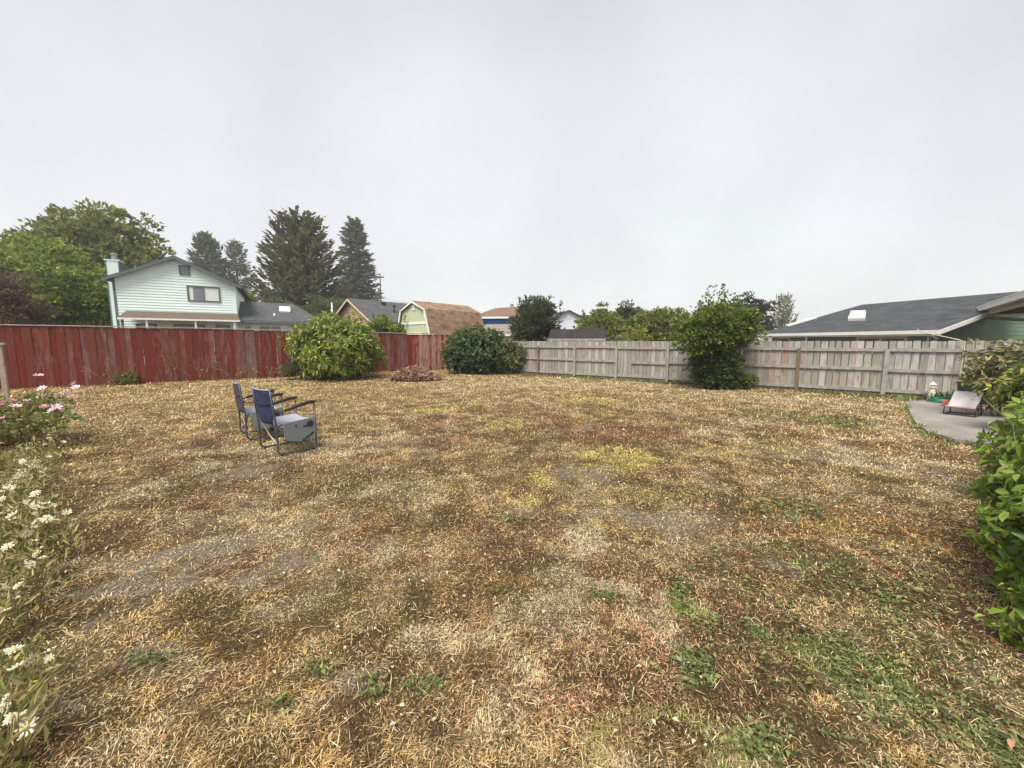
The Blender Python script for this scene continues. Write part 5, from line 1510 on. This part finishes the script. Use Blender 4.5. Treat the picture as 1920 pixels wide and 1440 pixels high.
    mb = MB(); mb.tube([(xt - .008, -.17, .425), (xt - .008, -.182, .22), (xt - .008, -.14, .175), (xt - .008, .02, .14), (xt - .008, .13, .145)], .007, 6); mb.build('table_leg', M_TUBE, tb)
    return t
camp_chair('navy blue folding camp chair with grey side table, nearer of the pair', (-3.115, 5.24, .012), R(-37.7), M_NAVY, 0)
camp_chair('dusky purple folding camp chair half hidden behind the navy one', (-4.0, 6.04, .012), R(-47), M_DUSK, 1)

# ------------------------------------------------------------------ things on and by the patio
def solid(name, label, cat, parts, loc, rz=0, group=None):
    t = empty(name, loc, rz); tag(t, label, cat, group)
    for pn, mb, mt in parts: mb.build(pn, mt, t)
    return t
q = GA + GDIR * s_at(1741, 745) + GN * .28
M_CREAM = mat_plain('cream_ceramic', (0.72, 0.67, 0.55), (0.6, 0.55, 0.44), 8, 0.5, 0.05)
p1 = MB(); p1.lathe([(.115, 0), (.105, .06), (.095, .10), (.07, .36), (.066, .38)], 14)
p2 = MB(); p2.lathe([(.10, .38), (.10, .40)], 14)
p3 = MB(); p3.lathe([(.045, .40), (.045, .47)], 10)
p4 = MB(); p4.lathe([(.09, .47), (.075, .49), (.02, .54), (.012, .57)], 12)
p5 = MB(); p5.box(-.02, .02, -.098, -.075, .16, .21); p5.box(-.018, .018, -.09, -.065, .28, .32)
solid('lighthouse_ornament', 'small cream garden lighthouse ornament in front of the grey fence', 'ornament', [('tower', p1, M_CREAM), ('gallery', p2, M_CREAM), ('lantern', p3, M_CURT), ('roof', p4, M_CREAM), ('window', p5, M_BLACK)], (q.x, q.y, 0.02), R(20)).scale = (.8, .8, .85)
q = GA + GDIR * s_at(1781, 750) + GN * .55
M_REDPOT = mat_plain('red_glazed_pot', (0.33, 0.035, 0.04), (0.24, 0.03, 0.03), 6, 0.35, 0)
p1 = MB(); p1.lathe([(.07, 0), (.10, .14), (.112, .16), (.112, .19), (.095, .19), (.09, .165)], 16)
p2 = MB(); p2.lathe([(.088, .155), (.06, .168)], 12)
solid('flower_pot', 'small red pot at the far edge of the patio', 'pot', [('pot', p1, M_REDPOT), ('soil', p2, M_SHED)], (q.x, q.y, .0))
# strappy plant beside it
q = GA + GDIR * s_at(1765, 748) + GN * .4
rng = np.random.default_rng(111); n_ = 160
sp = np.zeros((n_, 3)) + rng.normal(0, .1, (n_, 3)) * [1.4, 1, 0]
t = empty('strap_plant', (q.x, q.y, 0)); tag(t, 'dark green strap leaved plant beside the red pot', 'plant')
V, F, C = blades(sp[:, 0], sp[:, 1], sp[:, 2], rng.uniform(0, 6.28, n_), np.clip(rng.normal(.95, .3, n_), .3, 1.5), .2 + .28 * rng.random(n_), .03 + .025 * rng.random(n_), palette(n_, [(0.05, 0.11, 0.035), (0.09, 0.15, 0.05), (0.03, 0.06, 0.025)], rng), .25 + .2 * rng.random(n_))
np_mesh('leaves', V, F, M_GLOSSY, t, C)['kind'] = 'stuff'
# hose coil
M_HOSE = mat_plain('green_hose', (0.02, 0.20, 0.12), (0.015, 0.15, 0.10), 9, 0.4, 0)
q = G(1770, 757)
pts = []
for i in range(140):
    a = i * .32; rr_ = .46 + .05 * math.sin(a * .37) - i * .0009
    pts.append((math.cos(a) * rr_ * 1.15, math.sin(a) * rr_ * .55, .02 + .018 * (i / 40) + .006 * math.sin(a * 2.1)))
pts += [(.5, -.15, .05), (.8, -.22, .02), (1.15, -.35, .02), (1.5, -.3, .02)]
mb = MB(); mb.tube(pts, .014, 6); o = mb.build('garden_hose', M_HOSE, None, (q.x + .1, q.y - .1, pz)); tag(o, 'coiled green garden hose at the far edge of the patio', 'hose')
M_ORG = mat_plain('orange_cord', (0.75, 0.14, 0.06), (0.62, 0.11, 0.05), 9, 0.5, 0)
q = G(1782, 766)
pts = [(math.cos(i * .5) * (.17 + .02 * math.sin(i)), math.sin(i * .5) * .11, .015 + .003 * i) for i in range(40)] + [(.3, .02, .02), (.55, -.1, .015), (.85, -.12, .015)]
mb = MB(); mb.tube(pts, .011, 5); tag(mb.build('orange_cord', M_ORG, None, (q.x, q.y, pz)), 'orange cord bundled on the patio beside the white chair', 'cord')
# low white lounge chair with dark frame
q = G(1803, 783)
rzc = R(-62)
t = empty('lounge_chair', (q.x, q.y, pz), rzc); tag(t, 'low white sling beach chair on the patio', 'lounge chair'); t.scale = (.82, .82, .82)
M_SLING = mat_plain('white_sling_cloth', (0.58, 0.55, 0.56), (0.48, 0.45, 0.46), 5, 0.75, 0.1)
for sg in (-1, 1):
    mb = MB(); mb.tube([(sg * .25, -.22, .01), (sg * .25, .24, .01)], .012, 6); mb.tube([(sg * .25, -.22, .01), (sg * .25, -.25, .10), (sg * .25, -.22, .2)], .012, 6); mb.tube([(sg * .25, -.22, .18), (sg * .25, .30, .52)], .012, 6)
    mb.tube([(sg * .25, .24, .01), (sg * .25, .10, .36)], .012, 6); mb.build('side_frame', M_BLACK, t)
for yy, zz in ((-.22, .01), (.24, .01), (.30, .52)):
    mb = MB(); mb.tube([(-.25, yy, zz), (.25, yy, zz)], .012, 6); mb.build('cross_bar', M_BLACK, t)
mb = MB(); pl = [(-.23, .30, .535), (-.23, .10, .36), (-.23, -.06, .205), (-.23, -.25, .195)]
V = []; 
for (x, y, z) in pl: V += [(x, y, z), (.23, y, z)]
mbv = MB(); 
for i in range(3): mbv.prism([V[2 * i], V[2 * i + 1], V[2 * i + 3], V[2 * i + 2]], (0, .008, .012))
mbv.build('sling', M_SLING, t)
mb = MB(); mb.prism([(-.24, -.252, .188), (.24, -.252, .188), (.24, -.262, .205), (-.24, -.262, .205)], (0, .09, .012)); mb.build('seat_edge', mat_plain('faded_coral_edge', (0.50, 0.30, 0.27), (0.44, 0.27, 0.24), 5, .7, 0), t)
# covered black grill in the corner
q = GA + GDIR * (s_at(1812, 745)) + GN * .55
p1 = MB(); p1.lathe([(.26, .0), (.28, .30), (.30, .50), (.30, .52), (.26, .62), (.15, .70), (.03, .72)], 18, smooth=True)
p2 = MB(); p2.tube([(-.30, -.2, .05), (-.12, -.36, .42), (.06, -.38, .5)], .02, 6)
p3 = MB(); p3.lathe([(.04, .72), (.04, .75), (.02, .76)], 8)
solid('kettle_grill', 'black covered grill in the corner behind the white chair', 'grill', [('body', p1, M_BLACK), ('handle', p2, M_METAL), ('knob', p3, M_BLACK)], (q.x, q.y, .0))

# pale wooden stake at the left edge
q = at(6, 700, 8.9)
p1 = MB(); p1.box(-.04, .04, -.04, .04, -.05, 1.42); p2 = MB(); p2.box(-.30, .09, -.06, .06, 1.42, 1.47); p3 = MB(); p3.box(-.5, -.44, -.03, .03, -.05, 1.40)
solid('trellis_post', 'pale weathered wooden post with flat top at the left edge', 'post', [('post', p1, M_CAP), ('top_plate', p2, M_CAP), ('side_stake', p3, M_STEM)], (q.x, q.y, 0), R(35))

# ------------------------------------------------------------------ right-hand shrubs
HED = [(0.17, 0.27, 0.03), (0.23, 0.33, 0.04), (0.12, 0.20, 0.025), (0.065, 0.115, 0.022), (0.34, 0.39, 0.07)]
def leaf_shape(name, L, W):
    """an oval folded leaf with pointed tip"""
    rows = [(0, .02), (.18, .62), (.42, 1.0), (.68, .82), (.88, .36), (1.0, .0)]
    vs, fs = [], []
    for t_, w in rows:
        z = -.22 * t_ * t_ * L
        vs += [(-w * W / 2, t_ * L, z + .14 * W * w), (0, t_ * L, z), (w * W / 2, t_ * L, z + .14 * W * w)]
    for i in range(len(rows) - 1):
        a = i * 3; fs += [(a, a + 1, a + 4, a + 3), (a + 1, a + 2, a + 5, a + 4)]
    me = bpy.data.meshes.new(name); me.from_pydata(vs, [], fs); me.polygons.foreach_set('use_smooth', [True] * len(fs)); me.update()
    return me
m, n, l, bs = new_mat('broad_leaf')
oi = n.new('ShaderNodeObjectInfo'); rp = n.new('ShaderNodeValToRGB')
for i, cl in enumerate(HED):
    el_ = rp.color_ramp.elements[i] if i < 2 else rp.color_ramp.elements.new(i / 4)
    el_.position = i / 4; el_.color = (*cl, 1)
l.new(oi.outputs['Random'], rp.inputs['Fac'])
fv = noise(n, l, coords(n, l, (1, 1, 1), 9), 40, 4)
c = mixn(n, l, rp.outputs['Color'], (0.2, 0.28, 0.07), mapr(n, l, fv, .5, .7, 0, .35))
l.new(c, bs.inputs['Base Color']); bs.inputs['Roughness'].default_value = .38; bs.inputs['Specular IOR Level'].default_value = .4
tr = n.new('ShaderNodeBsdfTranslucent'); l.new(c, tr.inputs['Color'])
mx = n.new('ShaderNodeMixShader'); mx.inputs[0].default_value = .25
l.new(bs.outputs[0], mx.inputs[1]); l.new(tr.outputs[0], mx.inputs[2]); l.new(mx.outputs[0], n['Material Output'].inputs['Surface'])
M_BROAD = m
def hedge(name, label, c, radii, zc, seed, nwh, per, L, W, cols, nobj=0, wts=None, tilt=.5, lump=.16, arch=0):
    rng = np.random.default_rng(seed)
    base = Vector((c[0], c[1], 0))
    t = empty(name, base); tag(t, label, 'shrub')
    cent, d = clumps((0, 0, zc), radii, nwh, rng, .6, lump, .05)
    idx = np.repeat(np.arange(nwh), per); n_ = len(idx)
    axis = unit(d + np.array([0, 0, .5]) + rng.normal(0, .3, d.shape))
    ref = unit(np.cross(axis, np.array([.31, .2, 1.0]))); bi = np.cross(axis, ref)
    az = rng.uniform(0, 6.283, n_)
    rad = ref[idx] * np.cos(az)[:, None] + bi[idx] * np.sin(az)[:, None]
    dd = unit(rad + axis[idx] * (tilt + .35 * rng.normal(0, 1, (n_, 1))))
    pos = cent[idx] + axis[idx] * rng.uniform(-.6, .6, (n_, 1)) * L + rad * L * .12
    nr = unit(axis[idx] + rng.normal(0, .35, (n_, 3)))
    wp_ = pos + np.array(base)
    dist = np.linalg.norm(wp_ - np.array([0, 0, EYE]), axis=1)
    tocam = unit(np.array([0, 0, EYE]) - wp_)
    outw = np.sum(unit(pos - np.array([0, 0, zc])) * tocam, 1)
    u_ = wp_[:, 0] / np.maximum(wp_[:, 1], .1)
    score = np.where((outw > .25) & (u_ < 1.42), 1 / dist, 0)
    top = np.argsort(-score)[:nobj] if nobj else np.array([], int)
    sel = np.zeros(n_, bool); sel[top] = True
    if nobj:
        shapes = [leaf_shape('leaf', L * s_, W * s_) for s_ in (.8, 1.0, 1.2)]
        for s_ in shapes: s_.materials.append(M_BROAD)
        for i in top:
            o = link('leaf', shapes[i % 3], t)
            y = Vector(dd[i]); z = Vector(nr[i]); x = y.cross(z).normalized(); z = x.cross(y)
            Mx = Matrix((x, y, z)).transposed()
            o.location = pos[i]; o.rotation_euler = Mx.to_euler()
    k = ~sel
    cc_ = palette(int(k.sum()), cols, rng, .18, wts)
    s_ = .75 + .5 * rng.random(int(k.sum()))
    P1 = leaf_arrays(pos[k], dd[k], nr[k], L * s_, W * s_, cc_, .2, .2)
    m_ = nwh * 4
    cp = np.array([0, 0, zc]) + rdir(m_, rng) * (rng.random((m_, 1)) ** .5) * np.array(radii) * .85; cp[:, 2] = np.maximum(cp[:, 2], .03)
    P2 = leaf_arrays(cp, rdir(m_, rng), rdir(m_, rng), L * 1.1, W * 1.2, palette(m_, cols[2:4], rng, .2), .2, .2)  # inner leaves in darker tones, inner shade put into their colour
    V, F, C = join([P1, P2])
    np_mesh('foliage', V, F, M_GLOSSY, t, C)['kind'] = 'stuff'
    mb = MB()
    for k_ in range(12):
        q_ = cent[rng.integers(nwh)]
        a = rng.uniform(0, 6.28); limb(mb, (math.cos(a) * .1, math.sin(a) * .1, -.05), q_, .014, .004, rng, 5, 4, .05)
    for k_ in range(arch):
        q_ = cent[rng.integers(nwh)]; q2_ = q_ * 1.25; limb(mb, q_ * .6, q2_, .006, .002, rng, 4, 3, .05)
    mb.build('stems', M_STEM, t)
    return t
hedge('leafy_shrub', 'bright green broad leaved shrub nearest at the right edge', (3.52, 2.12), (.50, .60, .56), .52, 121, 330, 10, .076, .036, HED, 170, arch=8)
hedge('leafy_shrub', 'bright green broad leaved shrub second from the front at the right edge', (4.88, 3.08), (.58, .62, .60), .58, 122, 340, 10, .088, .042, HED, 100, arch=8)
hedge('leafy_shrub', 'green broad leaved shrub at the near corner of the patio', (6.80, 4.36), (.56, .58, .42), .44, 123, 260, 9, .12, .06, HED, 0)
hedge('variegated_shrub', 'yellow green variegated shrub spilling over the patio', (8.2, 5.70), (.55, .55, .58), .72, 124, 240, 9, .13, .06, [(0.30, 0.31, 0.06), (0.42, 0.38, 0.09), (0.12, 0.16, 0.04), (0.06, 0.10, 0.03), (0.16, 0.24, 0.05)], 0)
hedge('olive_shrub', 'loose olive brown shrub below the eave beside the fence', (9.55, 7.35), (.66, .6, .64), .84, 125, 230, 9, .12, .05, [(0.20, 0.21, 0.075), (0.27, 0.25, 0.10), (0.13, 0.14, 0.05), (0.09, 0.095, 0.04), (0.26, 0.16, 0.09)], 0, lump=.25)
hedge('low_plant', 'low dark leafy plant at the right edge of the patio', (7.25, 5.05), (.45, .4, .2), .18, 126, 90, 8, .10, .05, HED, 0)
hedge('leafy_shrub', 'knee high bright green shrub in front of the tall right edge shrub', (2.99, 1.86), (.34, .36, .40), .40, 128, 170, 9, .072, .034, HED, 70)
hedge('low_plant', 'small leafy sprigs under the nearest right shrub', (2.68, 1.60), (.28, .28, .24), .18, 127, 70, 8, .07, .034, HED, 60)

# ------------------------------------------------------------------ left-hand flowers
ROSE = [(0.17, 0.21, 0.05), (0.24, 0.26, 0.07), (0.11, 0.15, 0.04), (0.07, 0.10, 0.03), (0.36, 0.32, 0.15), (0.38, 0.27, 0.16)]
PINK = mat_plain('pink_petal', (0.80, 0.40, 0.48), (0.72, 0.30, 0.40), 20, 0.6, 0)
PINKL = mat_plain('pale_pink_petal', (0.84, 0.62, 0.68), (0.78, 0.52, 0.62), 20, 0.6, 0)
def flower_mesh(name, r, npet, cup, layers=1, seed=1):
    rng = np.random.default_rng(seed)
    vs, fs = [], []
    for la in range(layers):
        rr_ = r * (1 - .28 * la); cu = cup + .35 * la
        for k in range(npet):
            a = 2 * math.pi * (k + .5 * la) / npet + rng.normal(0, .08)
            w = 1.25 * math.pi / npet
            rl = rr_ * (.88 + .24 * rng.random())
            o = len(vs)
            for (t_, ww) in ((.1, .35), (.55, 1.0), (.85, .85), (1.0, .25)):
                z = cu * rl * t_ * t_ + rng.normal(0, .02 * r)
                for sgn in (-1, 1):
                    an = a + sgn * w * ww * .5
                    vs.append((math.cos(an) * rl * t_, math.sin(an) * rl * t_, z + la * .1 * r))
            for i in range(3): fs.append((o + 2 * i, o + 2 * i + 1, o + 2 * i + 3, o + 2 * i + 2))
    me = bpy.data.meshes.new(name); me.from_pydata(vs, [], fs); me.polygons.foreach_set('use_smooth', [True] * len(fs)); me.update()
    return me
q = G(55, 815)
def rose(label, loc, radii, zc, seed, fl):
    rng = np.random.default_rng(seed)
    t = empty('rose_bush', loc); tag(t, label, 'rose bush')
    cent, d = clumps((0, 0, zc), radii, 130, rng, .4, .2, .08)
    V, F, C = crown(cent, d, .13, 34, .06, .036, ROSE, rng, .5)
    np_mesh('foliage', V, F, M_LEAF, t, C)['kind'] = 'stuff'
    mb = MB()
    for k in range(12): limb(mb, (rng.normal(0, .08), rng.normal(0, .08), -.03), cent[rng.integers(130)] * 1.02, .012, .004, rng, 5, 4)
    mb.build('stems', M_DRYSTEM, t)
    me1 = flower_mesh('flower', .062, 6, .35, 3, seed); me1.materials.append(PINK)
    me2 = flower_mesh('flower', .062, 6, .3, 2, seed + 1); me2.materials.append(PINKL)
    for i, (px, py, kk, Y) in enumerate(fl):
        p_ = at(px, py, Y)
        o = link('flower', me1 if kk == 0 else me2, t); o.location = p_ - Vector(loc); o.rotation_euler = (rng.normal(-.2, .4), rng.normal(.2, .4), rng.random() * 6)
        o.scale = [.72 + .3 * rng.random()] * 3
    return t
Lr = (-7.35, 5.35, 0)
rose('pink flowering rose bush at the left edge in front of the red fence', Lr, (.82, .6, .30), .38, 131,
     [(8, 757, 0, 5.1), (22, 752, 0, 5.0), (30, 763, 1, 4.95), (72, 705, 1, 5.6), (80, 729, 1, 5.3), (128, 739, 1, 5.2), (136, 745, 0, 5.15), (116, 742, 1, 5.25), (82, 763, 0, 5.0), (98, 770, 1, 4.95), (105, 764, 1, 5.0), (50, 752, 1, 5.2), (5, 785, 1, 4.8), (143, 727, 1, 5.4), (138, 720, 1, 5.5)])
# white daisies
M_PETAL = mat_plain('daisy_petal', (0.76, 0.71, 0.56), (0.66, 0.58, 0.42), 30, 0.65, 0)
M_EYE = mat_plain('daisy_eye', (0.50, 0.42, 0.14), (0.36, 0.32, 0.12), 40, 0.8, 0.2)
dz = [flower_mesh('flower', .020, 9, .12, 2, 141), flower_mesh('flower', .024, 10, -.12, 2, 142), flower_mesh('flower', .017, 8, .7, 2, 143), flower_mesh('flower', .021, 9, .35, 1, 144)]
for me in dz: me.materials.append(M_PETAL)
ey = MB(); ey.lathe([(.007, -.001), (.0075, .003), (.004, .006)], 8, smooth=True); ey_me = ey.mesh('flower_eye'); ey_me.materials.append(M_EYE)
DA = [  # px, py of the heads, grouped into plants
    ('white daisy clump below the rose bush, farthest of the daisies', 3.9, [(95, 806), (58, 808), (118, 830), (90, 805), (92, 822), (108, 853), (52, 843), (68, 865), (40, 863), (72, 872)]),
    ('dense drift of white daisies at the left edge, upper half', 3.1, [(12, 852), (22, 850), (42, 876), (50, 880), (60, 877), (32, 893), (76, 886), (30, 915), (15, 915), (60, 915), (70, 912), (82, 894), (65, 925), (75, 935), (85, 945), (20, 922), (45, 925), (5, 935)]),
    ('dense drift of white daisies at the left edge, lower half', 2.5, [(10, 955), (42, 948), (55, 942), (70, 960), (80, 955), (88, 972), (12, 978), (28, 975), (5, 1000), (138, 974), (20, 1000), (45, 1005), (60, 990)]),
    ('few white daisies beside the bare soil patch', 2.1, [(40, 1048), (75, 1030), (68, 1038), (35, 1098), (12, 1145), (8, 1120)]),
    ('nearest white daisies at the bottom left edge', 1.7, [(48, 1245), (30, 1252), (92, 1236), (35, 1345), (14, 1310), (50, 1365), (10, 1225)]),
]
for gi, (lab, Y0, hs) in enumerate(DA):
    rng = np.random.default_rng(150 + gi)
    if gi < 3: hs = hs + [(px + rng.normal(-4, 13), py + rng.normal(0, 12)) for px, py in hs for _ in range(2)]
    else: hs = hs + [(px + rng.normal(-6, 16), py + rng.normal(0, 22)) for px, py in hs]
    heads = [at(px, py, 0) for px, py in hs]
    hp = []
    for (px, py) in hs:
        a, b = ray(px, py)
        Yg = -EYE / b                       # where the sight line meets the ground; the head stands up to 0.3 m above
        z = rng.uniform(.10, .30)
        Y = (z - EYE) / b
        hp.append(Vector((a * Y, Y, z)))
    base = sum(hp, Vector()) / len(hp); base.z = 0
    t = empty('daisy_plant', base); tag(t, lab, 'daisies', 'white daisies at the left edge')
    mb = MB(); P = []
    for i, h in enumerate(hp):
        lh = h - base
        root = Vector((lh.x - .10 - .08 * rng.random(), lh.y + rng.normal(0, .04), -.01))
        mid = root.lerp(lh, .55) + Vector((.03, 0, .04))
        mb.tube([root, mid, lh - Vector((0, 0, .002))], [.0028, .0022, .0018], 4)
        o = link('flower', dz[(i * 7 + gi) % 4], t); o.location = lh; o.rotation_euler = (rng.normal(-.35, .5), rng.normal(.2, .5), rng.random() * 6)
        o.scale = [(1.0 + .55 * rng.random()) * (1.08 if gi < 3 else .85)] * 3
        link('flower_eye', ey_me, o)
        for _ in range(26):
            t_ = rng.random() * .8; P.append(root.lerp(lh, t_) + Vector(rng.normal(0, .05, 3)))
    for k in range(30):   # budding and faded stems between
        h = hp[rng.integers(len(hp))] - base + Vector((-abs(rng.normal(0, .08)), rng.normal(0, .08), rng.normal(-.03, .04)))
        mb.tube([(h.x - .08 - .08 * rng.random(), h.y + rng.normal(0, .04), -.01), (h.x - .02, h.y, h.z * .6), (h.x, h.y, max(.05, h.z))], [.0025, .002, .0015], 4)
    o = mb.build('stems', M_STEM, t); o['kind'] = 'stuff'
    P = np.array([(v.x, v.y, max(.01, v.z)) for v in P]); n_ = len(P)
    dd = rdir(n_, rng); dd[:, 2] = np.abs(dd[:, 2]) + .3
    V, F, C = leaf_arrays(P, dd, rdir(n_, rng), .05 + .05 * rng.random(n_), .008 + .008 * rng.random(n_), palette(n_, [(0.24, 0.24, 0.07), (0.36, 0.31, 0.12), (0.15, 0.16, 0.045), (0.50, 0.39, 0.20)], rng), .1, .3)
    np_mesh('leaves', V, F, M_LEAF, t, C)['kind'] = 'stuff'
# a single yellow dandelion-like flower
q = zat(62, 1279, .12)
t = empty('yellow_flower', (q.x, q.y, 0)); tag(t, 'single small yellow flower among the nearest daisies', 'flower')
me = flower_mesh('petals', .014, 9, .25, 1, 160); me.materials.append(mat_plain('yellow_petal', (0.80, 0.62, 0.03), (0.75, 0.55, 0.03), 30, .6, 0))
o = link('petals', me, t); o.location = (0, 0, .12); o.rotation_euler = (-.5, .2, 0)
mb = MB(); mb.tube([(-.04, 0, 0), (-.01, 0, .07), (0, 0, .118)], .0015, 4); mb.build('stem', M_STEM, t)

# a rusty red dead leaf and a curled pink one in the green corner
for px, py, lab, rz_, sz_ in ((1628, 1281, 'curled rust red dead leaf on the green weeds', .4, .05), (1895, 1400, 'dry pinkish brown leaf at the bottom right corner', 2.2, .05)):
    q = G(px, py)
    me = leaf_shape('dead_leaf', sz_ * 1.3, sz_ * .4); me.materials.append(mat_plain('rust_leaf', (0.36, 0.09, 0.05), (0.28, 0.08, 0.04), 30, .7, 0.1) if 'rust' in lab else mat_plain('pink_brown_leaf', (0.5, 0.24, 0.16), (0.4, 0.2, 0.12), 30, .7, .1))
    o = link('dead_leaf', me, None, None, (q.x, q.y, .035), (.2, .3, rz_)); tag(o, lab, 'leaf')

# ------------------------------------------------------------------ the misty air
m = bpy.data.materials.new('thin_fog'); m.use_nodes = True
m.node_tree.nodes.clear()
vo = m.node_tree.nodes.new('ShaderNodeVolumePrincipled')
vo.inputs['Color'].default_value = (0.93, 0.95, 0.97, 1)
vo.inputs['Density'].default_value = 0.0010
vo.inputs['Anisotropy'].default_value = 0.0
mo = m.node_tree.nodes.new('ShaderNodeOutputMaterial')
m.node_tree.links.new(vo.outputs['Volume'], mo.inputs['Volume'])
mb = MB(); mb.box(-225, 225, -65, 265, -1.4, 38)
tag(mb.build('haze', m), kind='stuff')
